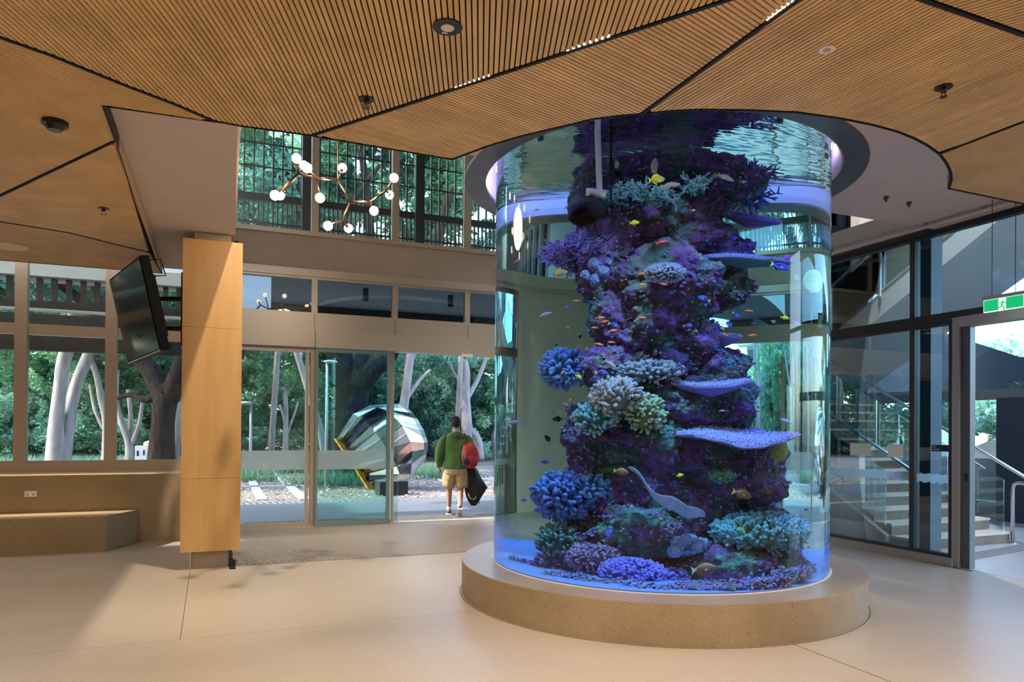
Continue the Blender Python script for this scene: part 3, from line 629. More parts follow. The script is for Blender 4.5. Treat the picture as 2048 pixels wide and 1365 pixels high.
MB().cyl(p, .043, ZT-.006, ZT+.004, 32).build('white_ring', WHITE, t); MB().cyl(p, .020, ZT-.008, ZT-.006, 20).build('lens', mat('lens_pink', (.55, .35, .28), .3), t)
p = pz(15, 492, ZT); t = thing('round_ceiling_panel', (p.x, p.y, ZT), 'large white round ceiling panel at the left edge', 'ceiling panel')
MB().cyl(p, .21, ZT-.010, ZT, 40).build('disc', mat('panel_cream', (.80, .68, .50), .6), t)
LE = emit('led_lens', (1, .88, .72), 14)
for k, (a_, b_, lb, e) in enumerate((((908, 176), (984, 152), 'left row of small spotlights in the ceiling slot', 30), ((1131, 103), (1224, 73), 'middle row of small spotlights in the ceiling slot', 30), ((1532, 41), (1600, -6), 'right row of small spotlights in the ceiling slot by the aquarium', 40))):
    A_ = pz(*a_, ZT+.004); B_ = pz(*b_, ZT+.004); d = (B_-A_); n = 8
    t = thing('linear_spotlight', tuple((A_+B_)/2), lb, 'spotlight'); dn = d.normalized(); sd = Vector((-dn.y, dn.x, 0))
    MB().obox((A_+B_)/2+Vector((0, 0, .012)), d*.55, sd*.016, Vector((0, 0, .006))).build('housing', STEEL, t)
    for i in range(n):
        c = A_+d*((i+.5)/n); q = MB(); q.cyl(c, .010, c.z-.002, c.z+.005, 10); q.build('lens', LE, t)
    light('SPOT', 'slot_spot_light', (A_+B_)/2-Vector((0, 0, .03)), e*3.0, WARM, spot_size=2.0, spot_blend=.7, shadow_soft_size=.03)
# ------------------------------------------------------------------ television on its arm
tv = thing('television', tuple(pv(300, 600, 8.9)), 'large black flat television tilted on an arm beside the plywood column', 'television')
TRc = pv(279, 511, 8.5); BRc = pv(322, 702, 8.5); TLc = pv(218, 560, 9.75); BLc = TLc+(BRc-TRc)
ez = (TRc-BRc); ex = (TRc-TLc); nn_ = ex.cross(ez).normalized()
if nn_.x > 0: nn_ = -nn_
bk = -nn_; c0 = (TRc+BLc)/2
MB().obox(c0+bk*.05, ex/2, ez/2, bk*.045).build('casing', mat('tv_black', (.005, .005, .006), .6, spec=.2), tv)
MB().obox(c0+bk*.12, ex*.36, ez*.33, bk*.05).build('rear_housing', mat('tv_black'  , (0, 0, 0)), tv)
MB().obox(c0-bk*.001, ex*.485, ez*.475, bk*.004).build('screen', mat('screen_glass', (.004, .006, .007), .10, spec=.35), tv)
MB().obox(c0-ez*.492-bk*.002, ex*.49, ez*.006, bk*.006).build('lower_trim', STEEL, tv)
cA = c0+bk*.17; wl = Vector((-.40, 8.95, 0))
for dz in (.14, -.20):
    mb = MB(); a_ = cA+Vector((0, 0, dz)); mb.tube([a_, a_+Vector((.16, -.16, 0)), (wl.x+.04, wl.y-.02, a_.z)], .028, 8); mb.build('arm', BLACKM, tv, True)
MB().box((-.475, 8.80, cA.z-.42), (-.452, 9.05, cA.z+.42)).build('wall_plate', BLACKM, tv)
MB().obox(cA-bk*.01, ex*.06, ez*.2, bk*.03).build('mount_bracket', BLACKM, tv)
h0 = TRc+bk*.10; mb = MB(); mb.tube([h0-ez*.05, h0-ez*.05+bk*.10, h0-ez*.22+bk*.12, h0-ez*.22], .008, 6); mb.build('handle', BLACKM, tv, True)
mb = MB(); q0 = cA+Vector((.05, 0, -.3)); mb.tube([q0+Vector((.2*math.sin(t*.7), -.12*t/6, -.1*math.sin(t*.55))) for t in range(7)], .009, 6); mb.build('cable', BLACKM, tv, True)

# ------------------------------------------------------------------ branching pendant light
ch = thing('branching_pendant_light', tuple(pv(700, 400, 7.6)), 'branching bronze pendant light with twelve glowing globe bulbs', 'pendant light')
N_ = {'a': (597, 347, 7.6), 'b': (633, 357, 7.5), 'c': (675, 361, 7.6), 'd': (701, 403, 7.75), 'e': (740, 404, 7.65), 'f': (772, 381, 7.6), 'g': (684, 439, 7.75)}
N_ = {k: pv(*v) for k, v in N_.items()}
Bb = [('a', 593, 317, 7.45), ('b', 614, 336, 7.0), ('b', 608, 331, 7.85), ('b', 640, 396, 7.3), ('a', 550, 391, 7.35), ('a', 560, 391, 7.75), ('c', 685, 336, 7.8), ('f', 788, 356, 7.5), ('f', 779, 390, 8.0), ('e', 748, 422, 7.55), ('g', 656, 452, 7.5), ('g', 697, 457, 7.95)]
fr = MB()
for a_, b_ in ('ab', 'bc', 'cd', 'de', 'ef', 'dg'): fr.tube([N_[a_], N_[b_]], .0135, 8)
for n_, px, py, v in Bb: fr.tube([N_[n_], pv(px, py, v)], .0125, 8)
fr.tube([N_['c']+Vector((0, 0, 0)), N_['c']+Vector((0, 0, 4.9))], .004, 6)
fr.build('frame', BRONZE, ch, True)
GBU = emit('globe_glow', (1, .80, .55), 11)
for n_, px, py, v in Bb:
    p = pv(px, py, v); MB().ball(p, .048, 16).build('globe_bulb', GBU, ch, True)
    d = (N_[n_]-p).normalized(); MB().tube([p+d*.04, p+d*.075], .019, 10).build('bulb_socket', BRONZE, ch, True)
light('POINT', 'pendant_glow', pv(700, 400, 7.4), 60, (1, .8, .55), shadow_soft_size=.25)

# ------------------------------------------------------------------ outside
GRND = mat('mulch_ground', (.30, .26, .24), .95, col2=(.12, .09, .08), scale=9, bump=1, bscale=30)
struct(MB().box((-70, GL+4.05, -.15), (80, 130, -.01)).build('ground', GRND), 'brown mulch ground outside')
struct(MB().box((13.8, -40, -.15), (80, GL+4.05, -.01)).build('ground', GRND)); struct(MB().box((-70, -40, -.15), (-9.1, GL+4.05, -.01)).build('ground', GRND))
struct(MB().box((-9.1, GL+.1, -.15), (13.8, GL+4.05, 0)).build('path', PATHM), 'grey blue concrete path outside the entrance')
og = thing('outer_grate', (3.2, GL+.5, 0), 'metal grate on the ground just outside the threshold', 'grate'); mb = MB()
for i in range(90): mb.box((.3+i*.06, GL+.13, 0), (.3+i*.06+.022, GL+.78, .008))
for j in range(5): mb.box((.3, GL+.13+j*.155, 0), (5.7, GL+.145+j*.155, .006))
mb.build('bars', mat('grate_metal', (.20, .17, .14), .5, metal=.5), og, kind='stuff')
dg = thing('trench_drain', (2, GL+4.0, 0), 'long slotted drain grating along the far edge of the path', 'drain'); mb = MB()
for i in range(150): mb.obox((-6+i*.13, GL+3.93, .004), (.028, .02, 0), (-.03, .09, 0), (0, 0, .006))
mb.build('grating_bars', mat('drain_dark', (.06, .07, .08), .5), dg, kind='stuff'); boxo('drain_frame', (-6.1, GL+3.80, -.01), (13.7, GL+4.06, .003), mat('drain_light', (.38, .40, .43), .6), dg)
# pale paving strips in the mulch
PVS = mat('paving_strip', (.55, .56, .58), .7, noise=.1)
def strip(l, w, lb):
    P_ = [pz(x, y, 0) for x, y in l]; mb = MB()
    a_, b_ = P_; d = (b_-a_).normalized(); n_ = Vector((-d.y, d.x, 0))*w
    mb.prism([tuple((a_+n_)[:2]), tuple((b_+n_)[:2]), tuple((b_-n_)[:2]), tuple((a_-n_)[:2])], -.02, .02); tag(mb.build('paving_strip', PVS), lb, 'paving strip')
strip([(484, 926), (524, 1001)], .11, 'pale paving strip running away, nearer the column'); strip([(526, 926), (610, 1000)], .11, 'pale paving strip running away, nearer the door frame')
strip([(430, 976), (660, 971)], .13, 'long pale paving strip parallel to the path'); strip([(521, 955), (580, 953)], .11, 'short pale paving strip crossing the second one')
strip([(880, 962), (1000, 958)], .16, 'pale paving strip behind the walking person')
struct(boxo('wall_wing_added', (-15, 12.9, 0), (-10.5, 16.9, 12), BEAM), 'unseen concrete block added left of the path to shade it')  # added out of view to keep the sun off the path
# canopy and battens
CAN = mat('canopy_soffit', (.32, .35, .36), .8)
struct(boxo('roof_canopy', (.2, GL+.3, 4.12), (9, GL+3.2, 4.35), CAN), 'grey soffit of the entrance canopy'); struct(boxo('beam_canopy', (.2, GL+3.2, 3.70), (9, GL+3.45, 4.35), mat('canopy_fascia', (.05, .06, .07), .6)), 'dark edge beam of the entrance canopy')
for k, (px, lb) in enumerate(((731, 'black cylinder downlight under the canopy, over the sliding leaf'), (901, 'black cylinder downlight under the canopy, over the open doorway'))):
    p = pv(px, 590, 12.8); tag(MB().cyl(p, .052, 3.90, 4.12, 20).build('cylinder_downlight', BLACKM), lb, 'downlight')
BAT = mat('batten_brown', (.075, .045, .035), .6); BATM = mat('screen_metal', (.045, .04, .042), .4, metal=.4)
ls = thing('batten_screen', (-3, 13.5, 3.4), 'row of dark timber battens hung outside above the left windows', 'screen')
for k in range(44): boxo('batten', (-9+k*.205, 13.48, 3.50), (-9+k*.205+.075, 13.6, 4.3), BAT, ls)
boxo('bottom_rail', (-9.1, 13.44, 3.50), (.3, 13.62, 3.625), mat('rail_dark', (.035, .03, .03), .5), ls); boxo('flashing', (-9.1, 13.42, 3.475), (.3, 13.64, 3.50), mat('flashing_white', (.7, .7, .7), .5), ls)
struct(boxo('beam_outer', (-9.1, 13.2, 2.80), (.3, 13.35, 3.38), mat('outer_beam', (.05, .055, .055), .7, noise=.3)), 'dark grey beam outside above the left windows')
struct(boxo('beam_soffit', (-9.1, 13.3, 4.0), (.3, 13.9, 4.7), mat('pale_beam', (.52, .52, .50), .8, noise=.05)), 'pale grey beam over the batten screen')
for k_ in range(5): pass
us = thing('window_batten_screen', (4, 12.8, 4.8), 'tall screen of thin dark metal battens outside the upper windows', 'screen')
for k in range(50): boxo('batten', (.25+k*.156, 12.79, 5.58), (.25+k*.156+.026, 12.84, 8.6), mat('batten_metal', (.10, .075, .07), .35, metal=.6), us)
for k in range(100): boxo('short_batten', (.25+k*.078, 12.79, 4.72), (.25+k*.078+.024, 12.84, 5.49), MATS['batten_metal'], us)
boxo('rail', (.1, 12.77, 5.48), (8.4, 12.86, 5.60), BATM, us)
for k in range(6): boxo('bracket', (.2+k*1.6, 12.05, 4.50), (.26+k*1.6, 12.80, 4.58), BATM, us); boxo('bracket_post', (.2+k*1.6, 12.74, 4.34), (.26+k*1.6, 12.80, 4.75), BATM, us)
for z in (4.60, 5.08): boxo('thin_rail', (.1, 12.775, z), (8.4, 12.80, z+.035), BATM, us)
for z in (6.05, 6.45, 6.85, 7.3): boxo('thin_rail', (.1, 12.775, z), (8.4, 12.80, z+.022), BATM, us)
for px in (615, 840): 
    p = pv(px, 350, 12.7); boxo('post', (p.x-.09, 12.62, 4.5), (p.x+.07, 12.76, 8.6), BATM, us)

# trees
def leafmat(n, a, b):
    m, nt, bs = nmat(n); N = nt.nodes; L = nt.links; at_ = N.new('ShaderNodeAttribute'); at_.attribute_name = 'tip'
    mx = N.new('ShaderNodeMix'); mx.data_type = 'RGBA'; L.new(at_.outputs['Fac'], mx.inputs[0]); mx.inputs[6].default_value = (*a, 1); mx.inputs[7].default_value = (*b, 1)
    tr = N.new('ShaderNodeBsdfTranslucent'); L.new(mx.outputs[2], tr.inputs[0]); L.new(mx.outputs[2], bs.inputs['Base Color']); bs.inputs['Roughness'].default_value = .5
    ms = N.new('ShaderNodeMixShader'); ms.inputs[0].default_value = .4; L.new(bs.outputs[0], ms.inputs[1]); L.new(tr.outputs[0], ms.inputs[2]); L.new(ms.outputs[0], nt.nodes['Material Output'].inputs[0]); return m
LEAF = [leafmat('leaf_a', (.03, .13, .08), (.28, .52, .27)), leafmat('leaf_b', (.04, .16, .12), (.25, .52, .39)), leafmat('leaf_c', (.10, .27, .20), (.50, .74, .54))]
def leafcloud(n, size, seed, flat=1.0):
    r = np.random.default_rng(seed); P_ = r.normal(size=(n*4, 3)); P_ /= np.linalg.norm(P_, axis=1)[:, None]; P_ *= (r.random(n*4)**.45)[:, None]
    k = fbm(P_, 2.3, seed, 3); P_ = P_[np.argsort(-k)][:n]
    a_ = r.normal(size=(n, 3)); a_ /= np.linalg.norm(a_, axis=1)[:, None]; b_ = r.normal(size=(n, 3)); b_ -= a_*(a_*b_).sum(1)[:, None]; b_ /= np.linalg.norm(b_, axis=1)[:, None]
    s_ = size*(.6+.8*r.random(n))[:, None]; V = np.empty((n*4, 3)); V[0::4] = P_-a_*s_; V[1::4] = P_+b_*s_*.42; V[2::4] = P_+a_*s_; V[3::4] = P_-b_*s_*.42
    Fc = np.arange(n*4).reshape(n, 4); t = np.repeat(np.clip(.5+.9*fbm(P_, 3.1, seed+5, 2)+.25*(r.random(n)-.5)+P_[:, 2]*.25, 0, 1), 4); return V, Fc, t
LC = []
for k in range(6):
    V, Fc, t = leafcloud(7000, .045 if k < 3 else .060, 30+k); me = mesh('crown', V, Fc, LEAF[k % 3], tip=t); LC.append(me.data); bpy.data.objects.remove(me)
BARKD = mat('dark_bark', (.045, .034, .028), .95, spec=.1, col2=(.014, .011, .010), scale=5, bump=1, bscale=14, stretch=(3, 3, .6))
BARKP = mat('pale_bark', (.36, .33, .33), .85, col2=(.20, .17, .165), scale=3, bump=.4, stretch=(2, 2, .5))
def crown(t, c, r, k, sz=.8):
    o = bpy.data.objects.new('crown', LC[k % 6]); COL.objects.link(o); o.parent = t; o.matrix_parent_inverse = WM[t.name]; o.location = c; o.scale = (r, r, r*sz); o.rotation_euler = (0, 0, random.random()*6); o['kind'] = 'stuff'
def smooth_path(P_, n=4):
    P_ = [P_[0]]+list(P_)+[P_[-1]]; out = []
    for i in range(1, len(P_)-2):
        for j in range(n):
            t = j/n; a_, b_, c_, d_ = (np.array(P_[i+k]) for k in (-1, 0, 1, 2)); out.append(.5*((2*b_)+(-a_+c_)*t+(2*a_-5*b_+4*c_-d_)*t*t+(-a_+3*b_-3*c_+d_)*t**3))
    out.append(np.array(P_[-2])); return out
def tree(label, v, limbs, crowns, bark, group=None, sz=.8):
    """limbs: lists of (px, py, width px); crowns: (px, py, radius m, extra depth, variety)"""
    b_ = pv(limbs[0][0][0], limbs[0][0][1], v); t = thing('tree', (b_.x, b_.y, 0), label, 'tree', group)
    mb = MB()
    for li, l in enumerate(limbs):
        P4 = []
        for i, (px, py, w) in enumerate(l):
            p = pv(px, py, v+(.25*i if li % 2 else -.2*i)*(li > 0)); P4.append((p.x, p.y, p.z, w*v/F/2))
        if li == 0: P4[0] = (P4[0][0], P4[0][1], -.05, P4[0][3]*1.15)
        Q = smooth_path(P4); mb.tube([tuple(q[:3]) for q in Q], [float(max(.01, q[3])) for q in Q], 10)
        if li == 0: tr = mb.build('trunk', bark, t, True)
        else: mb.build('branch', bark, t, True)
        mb = MB()
    for (px, py, r, dv, k) in crowns: crown(t, pv(px, py, v+dv), r, k, sz)
    return t
tree('massive dark trunked fig tree behind the silver sculpture', 22, [[(700, 960, 105), (697, 880, 78), (704, 800, 66), (706, 770, 72)], [(700, 790, 50), (684, 740, 46), (668, 690, 40), (640, 560, 30), (600, 400, 22), (560, 280, 14)], [(708, 785, 56), (745, 740, 40), (785, 700, 32), (850, 560, 24), (900, 380, 16)], [(706, 770, 36), (722, 720, 30), (728, 680, 26), (740, 470, 20), (720, 280, 12)], [(640, 560, 18), (690, 430, 13), (760, 330, 9)], [(850, 560, 16), (800, 440, 12), (780, 300, 8)]],
     [(560, 180, 3.2, 1, 0), (760, 150, 3.4, 2, 1), (930, 250, 3.2, 3, 0), (640, 420, 2.2, 4, 2), (500, 380, 2.4, 2, 1), (880, 430, 2.6, 4, 0), (740, 300, 2.4, 3, 4)], BARKD)
tree('thick dark forked tree beyond the left windows', 20, [[(320, 940, 50), (326, 850, 40), (333, 790, 44)], [(332, 800, 42), (300, 740, 34), (262, 700, 28), (205, 640, 22), (120, 570, 14), (40, 545, 10)], [(338, 795, 40), (362, 730, 30), (372, 640, 24), (380, 500, 16)], [(318, 790, 18), (290, 800, 14), (262, 790, 10), (225, 800, 6)], [(262, 700, 14), (200, 600, 12), (150, 500, 8)]],
     [(150, 480, 2.4, 2, 1), (330, 500, 2.6, 2, 0), (20, 500, 2.4, 2, 4), (240, 640, 1.6, 5, 0)], BARKD)
pale = [('pale gum tree with two smooth leaning trunks beyond the left windows', 24, [[(112, 940, 34), (112, 860, 25), (120, 780, 21), (128, 720, 22), (150, 640, 22), (140, 540, 16)], [(126, 935, 24), (136, 850, 22), (150, 780, 20), (175, 715, 19), (210, 640, 14)]], [(170, 560, 2.6, 3, 2), (70, 600, 2.2, 4, 1)]),
 ('slender pale trunked tree left of the television', 28, [[(208, 925, 9), (212, 850, 12), (203, 800, 12), (190, 740, 10), (160, 680, 8)], [(208, 860, 7), (190, 820, 6), (180, 770, 5)]], [(170, 720, 2.2, 3, 0), (230, 760, 1.9, 5, 2)]),
 ('pale tree with many thin stems beside the white tank', 27, [[(258, 925, 14), (258, 890, 13), (245, 850, 11), (232, 800, 9), (235, 740, 7)], [(258, 900, 9), (262, 840, 8), (256, 780, 7)], [(262, 890, 8), (278, 850, 7), (285, 800, 5)]], [(240, 700, 2.0, 3, 4), (275, 770, 1.7, 4, 0)]),
 ('thin pale stem just left of the plywood column', 26, [[(350, 925, 10), (352, 870, 10), (358, 820, 9), (352, 760, 8)]], [(350, 760, 1.8, 4, 1)]),
 ('pale forked tree behind the fixed glass panel', 30, [[(572, 935, 12), (571, 880, 10), (572, 820, 9), (569, 775, 8)], [(573, 870, 6), (588, 830, 5), (596, 805, 4)], [(571, 850, 6), (560, 810, 4)]], [(560, 740, 2.4, 4, 2), (530, 800, 2.0, 6, 1)]),
 ('leaning pale gum with a long diagonal branch near the door frame', 26, [[(655, 930, 14), (640, 860, 14), (622, 800, 13), (604, 740, 12), (590, 695, 12), (560, 600, 9)], [(608, 760, 8), (600, 720, 6), (615, 680, 5)]], [(560, 640, 2.4, 3, 1), (520, 730, 2.0, 5, 0)]),
 ('tall pale gum between the sliding leaf and the person', 28, [[(808, 920, 22), (806, 840, 20), (812, 780, 18), (820, 720, 17), (835, 640, 12)], [(812, 800, 9), (840, 760, 7), (860, 740, 5)]], [(830, 740, 2.4, 4, 2), (800, 680, 2.2, 2, 1)]),
 ('broad pale branching tree behind the walking person', 30, [[(935, 930, 26), (934, 860, 24), (930, 790, 20), (932, 740, 16), (918, 690, 12), (900, 600, 8)], [(932, 800, 13), (955, 760, 10), (975, 710, 8)], [(940, 860, 16), (958, 880, 12), (962, 920, 14)], [(930, 780, 9), (905, 740, 6), (890, 700, 5)]], [(940, 700, 2.6, 3, 2), (890, 740, 2.0, 4, 2), (985, 760, 2.2, 5, 1)])]
for lb, v, li, cr in pale: tree(lb, v, li, cr, BARKP, 'pale trunked gum trees outside')
rt = random.Random(5)
k = 0
for (x0, x1, n, va, vb, lb) in ((-14, 0, 8, 36, 50, 'leafy tree in the dense treeline beyond the left windows'), (0, 16, 8, 34, 50, 'leafy tree in the dense treeline beyond the entrance'), (17, 40, 8, 34, 48, 'leafy tree in the dense treeline behind the aquarium'), (-44, -16, 8, 24, 40, 'leafy tree in the treeline far to the left')):
    for i in range(n):
        x = x0+(x1-x0)*(i+rt.random()*.7)/n; v = va+(vb-va)*rt.random(); hgt = 5.5+3.5*rt.random()
        if (lb.endswith('entrance') and x > 7) or lb.endswith('aquarium'): hgt *= .5
        t = thing('background_tree', (x, v, 0), ['nearest the left','second','third','fourth','fifth','sixth','seventh','last'][i].replace('nearest the left', 'first')+' '+lb, 'tree', 'treeline outside'); mb = MB(); mb.tube([(x, v, -.05), (x+.2, v, hgt*.45), (x-.2, v, hgt*.85)], [.13, .10, .05], 8); mb.build('trunk', BARKD if i % 2 else BARKP, t, True)
        crown(t, (x, v, hgt), 3.4+rt.random(), k, .85); crown(t, (x+1.6, v+.5, hgt*.5), 2.8, k+1, .9); crown(t, (x-1.4, v-.4, hgt*.22), 2.2, k+2, .8); crown(t, (x+1.5*math.sin(i), v+2.5, .8), 2.6, k+4, .55); k += 3
for i, (x, v, h) in enumerate(((-10, 27, 9), (-5.5, 30, 8.5), (1.5, 27, 10.5), (4.5, 31, 12), (8.5, 27, 11.5), (12, 25, 10), (14, 31, 12), (-1.5, 25, 11))):
    t = thing('tall_tree', (x, v, 0), 'tall leafy tree seen through the upper windows, '+['leftmost and far off', 'second from the left', 'behind the first mullion', 'behind the pendant light', 'behind the third window', 'behind the aquarium ring', 'rightmost', 'nearest the plywood column'][i], 'tree', 'tall trees outside'); mb = MB(); mb.tube([(x, v, -.05), (x+.3, v, h*.5), (x-.3, v, h)], [.12, .10, .06], 8); mb.build('trunk', BARKP, t, True)
    crown(t, (x, v, h), 2.6, i, .9); crown(t, (x+1.5, v, h*.74), 1.6, i+3, .8)
for i, (x, v, r, z) in enumerate(((23, 10.5, 2.2, 2.1), (24, 14, 2.6, 2.3), (28, 17, 3, 3.2), (25, 7.5, 2.0, 2.0), (31, 12, 3.4, 4.2), (22.5, 18, 2.2, 2.4))):
    t = thing('garden_tree', (x, v, 0), 'feathery green tree beyond the stair hall', 'tree', 'trees beyond the stair hall'); mb = MB(); mb.tube([(x, v, -.05), (x+.15, v+.1, z*.5), (x-.1, v, z)], [.16, .12, .06], 8); mb.build('trunk', BARKP, t, True); mb = MB(); mb.tube([(x, v, .3), (x+.1, v+.4, z*.6)], [.1, .05], 7); mb.build('branch', BARKP, t, True)
    crown(t, (x, v, z), r, 2+3*(i % 2), .75)
# low plants in the mulch
gr = []
r = np.random.default_rng(3)
def tufts(name, cells, n, h, m, lb):
    V = []; Fc = []; T = []
    for (cx, cyy, rx, ry) in cells:
        for i in range(n):
            x = cx+r.normal()*rx; y_ = cyy+r.normal()*ry; hh_ = h*(.5+r.random()); a_ = r.random()*6.3; w = .012+.012*r.random(); lx, ly = r.normal()*hh_*.35, r.normal()*hh_*.35; kx = len(V)
            V += [(x-w*math.cos(a_), y_-w*math.sin(a_), -.02), (x+w*math.cos(a_), y_+w*math.sin(a_), -.02), (x+lx, y_+ly, hh_)]; T += [0, 0, 1]; Fc.append([kx, kx+1, kx+2])
    tag(mesh(name, V, Fc, m, tip=T), lb, 'grass', kind='stuff')
c1 = [(*pz(x, y, 0)[:2], .5, .35) for x, y in ((660, 965), (700, 970), (640, 970), (870, 945), (890, 955), (840, 950), (500, 950), (600, 945), (495, 962))]
tufts('grass_tufts', c1, 240, .32, LEAF[0], 'green grass tufts growing in the mulch outside')
c2 = [(*pz(x, y, 0)[:2], 2.5, 1.6) for x, y in ((120, 925), (200, 925), (560, 920), (260, 925), (520, 918))]; tufts('grass_verge', c2, 1200, .28, LEAF[2], 'pale green grass verge below the treeline')
lit = []; V = []; Fc = []
for i in range(5000):
    x = -8+r.random()*22; y_ = GL+4.2+r.random()*8; a_ = r.random()*6.3; s_ = .02+.045*r.random(); kx = len(V); V += [(x+s_*math.cos(a_), y_+s_*math.sin(a_), .0), (x-s_*math.sin(a_)*.5, y_+s_*math.cos(a_)*.5, .025), (x-s_*math.cos(a_), y_-s_*math.sin(a_), .005)]; Fc.append([kx, kx+1, kx+2])
tag(mesh('leaf_litter', V, Fc, mat('litter_pale', (.50, .42, .36), .9, rnd=0)), 'pale bark chips and dry leaves on the mulch', 'leaf litter', kind='stuff')
# sculpture
scp = thing('sculpture', tuple(pz(790, 990, 0)), 'faceted polished metal sculpture with an orange broken edge', 'sculpture')
MIR = mat('mirror_metal', (.55, .57, .60), .22, metal=1); MIR2 = mat('mirror_copper', (.75, .52, .42), .14, metal=1); ORG = mat('orange_paint', (.95, .38, .01), .5); DMIR = mat('dark_mirror', (.10, .12, .17), .12, metal=1)
def lerp(l, t):
    t = t*(len(l)-1); i = min(int(t), len(l)-2); f_ = t-i; return (l[i][0]*(1-f_)+l[i+1][0]*f_, l[i][1]*(1-f_)+l[i+1][1]*f_)
Lx = [(673, 878), (692, 905), (712, 935), (738, 976)]; Mx = [(706, 828), (735, 845), (762, 880), (790, 925), (805, 966)]; M2 = [(740, 811), (775, 822), (805, 852), (825, 893), (822, 950)]; Rx = [(798, 808), (822, 830), (840, 862), (850, 893), (842, 925)]
NP = 10
for i in range(NP):
    q = []
    for l, v in ((Lx, 18.6), (Mx, 17.6), (M2, 17.4), (Rx, 18.0)):
        for dt, dv in ((0.03, 0), (.97, .09 if i % 2 else -.09)):
            a_ = lerp(l, (i+dt)/NP); q.append(pv(a_[0], a_[1], v+dv+abs(i-NP/2)*.05))
    V = [q[0], q[1], q[2], q[3], q[4], q[5], q[6], q[7]]; V += [p+Vector((.35, .9, 0)) for p in V]
    Fc = [[0, 1, 3, 2], [2, 3, 5, 4], [4, 5, 7, 6], [8, 10, 11, 9], [10, 12, 13, 11], [12, 14, 15, 13], [0, 2, 10, 8], [2, 4, 12, 10], [4, 6, 14, 12], [1, 9, 11, 3], [3, 11, 13, 5], [5, 13, 15, 7], [0, 8, 9, 1], [6, 7, 15, 14]]
    mesh('metal_facet', V, Fc, [MIR, MIR, DMIR, MIR, MIR, MIR, MIR, MIR2, DMIR, MIR][i], scp)
    a_ = lerp(Lx, i/NP); b_ = lerp(Lx, (i+1)/NP); p0 = pv(a_[0]-2, a_[1], 18.55); p1 = pv(b_[0]-2, b_[1]+2, 18.55); d = Vector((.22+.08*(i % 2), .1, -.12)); 
    mesh('orange_edge', [p0, p1, p1+d*.5, p0+d, p0+Vector((0, .3, 0)), p1+Vector((0, .3, 0))], [[0, 1, 2, 3], [0, 4, 5, 1]], ORG, scp)
for z_, r_, c in ((0, 0, 0),):
    p = pz(790, 992, 0); MB().obox((p.x, p.y+.4, .16), (.34, 0, 0), (0, .3, 0), (0, 0, .17)).build('dark_base', mat('base_dark', (.03, .035, .04), .4), scp)
    mesh('cap', [pv(x, y_, v) for x, y_, v in ((673, 878, 18.9), (706, 827, 18.0), (740, 810, 17.8), (798, 807, 18.3), (805, 815, 19.2), (735, 818, 19.2))], [[0, 1, 2, 3, 4, 5]], MIR, scp)
# lamp posts
LP = mat('lamp_post_grey', (.50, .53, .58), .4)
for (px, pyb, pyt, v, r_, lb) in ((652, 975, 725, 19.6, .075, 'tall grey lamp post in front of the dark fig trunk'), (571, 930, 776, 32, .11, 'grey lamp post behind the fixed glass panel'), (501, 925, 808, 33, .11, 'short grey lamp post beside the plywood column'), (858, 905, 822, 42, .13, 'white lamp post between the sculpture and the person'), (978, 905, 815, 42, .13, 'white lamp post right of the person')):
    a_ = pv(px, pyb, v); b_ = pv(px, pyt, v); r_ *= .62; t = thing('lamp_post', (a_.x, a_.y, 0), lb, 'lamp post'); MB().tube([(a_.x, a_.y, 0), (a_.x, a_.y, b_.z)], [r_, r_*.7], 12).build('pole', LP, t, True)
    MB().ball((b_.x+.12*v/20*(1 if px == 652 else -1), b_.y, b_.z+.02), .14*v/20, 12, (1.4, 1, .35)).build('lamp_head', LP, t, True); MB().cyl((a_.x, a_.y), r_*2, 0, .03, 16).build('base_plate', LP, t)
# tank, fence, building, car
ib = pz(301, 921, 0); ib = pv(289, 920, 24); t = thing('white_water_tank', (ib.x, 24, 0), 'white boxy container standing left of the dark forked tree', 'container')
MB().box((ib.x-.24, 23.8, .0), (ib.x+.24, 24.3, 1.02)).build('tank_body', mat('tank_white', (.75, .74, .78), .5), t); MB().ball((ib.x+.12, 24, 1.08), .16, 10, (1, 1, .6)).build('cap', WHITE, t); boxo('vent', (ib.x-.19, 23.79, .72), (ib.x-.14, 23.8, .88), BLACKM, t); boxo('vent', (ib.x-.02, 23.79, .74), (ib.x+.02, 23.8, .90), BLACKM, t); boxo('red_label', (ib.x+.14, 23.79, .52), (ib.x+.22, 23.8, .60), mat('label_red', (.6, .03, .05), .5), t)
fn = thing('white_fence', (7.5, 41, 0), 'white metal fence far behind the sculpture', 'fence'); a_ = pv(838, 900, 41); b_ = pv(885, 900, 41)
for z in (.15, .6, 1.05, 1.5): boxo('rail', (a_.x, 40.98, z), (b_.x, 41.02, z+.05), WHITE, fn)
for i in range(9): boxo('post', (a_.x+(b_.x-a_.x)*i/8-.02, 40.97, 0), (a_.x+(b_.x-a_.x)*i/8+.02, 41.03, 1.55), WHITE, fn)
bd = thing('pale_building', (18, 62, 0), 'pale concrete building in the distance behind the trees', 'building'); BW = mat('building_white', (.78, .77, .74), .7)
boxo('wall', (10, 62, 0), (28, 70, 11), mat('building_wall', (.62, .60, .56), .8), bd)
for z in (3.2, 6.2, 9.2): boxo('slab_edge', (9, 60, z), (29, 62, z+.9), BW, bd)
for z in (1.0, 4.3, 7.3):
    for i in range(9): f_ = boxo('window', (10.3+i*2, 61.9, z), (11.7+i*2, 62.02, z+1.6), mat('window_dark', (.03, .035, .04), .2), bd)
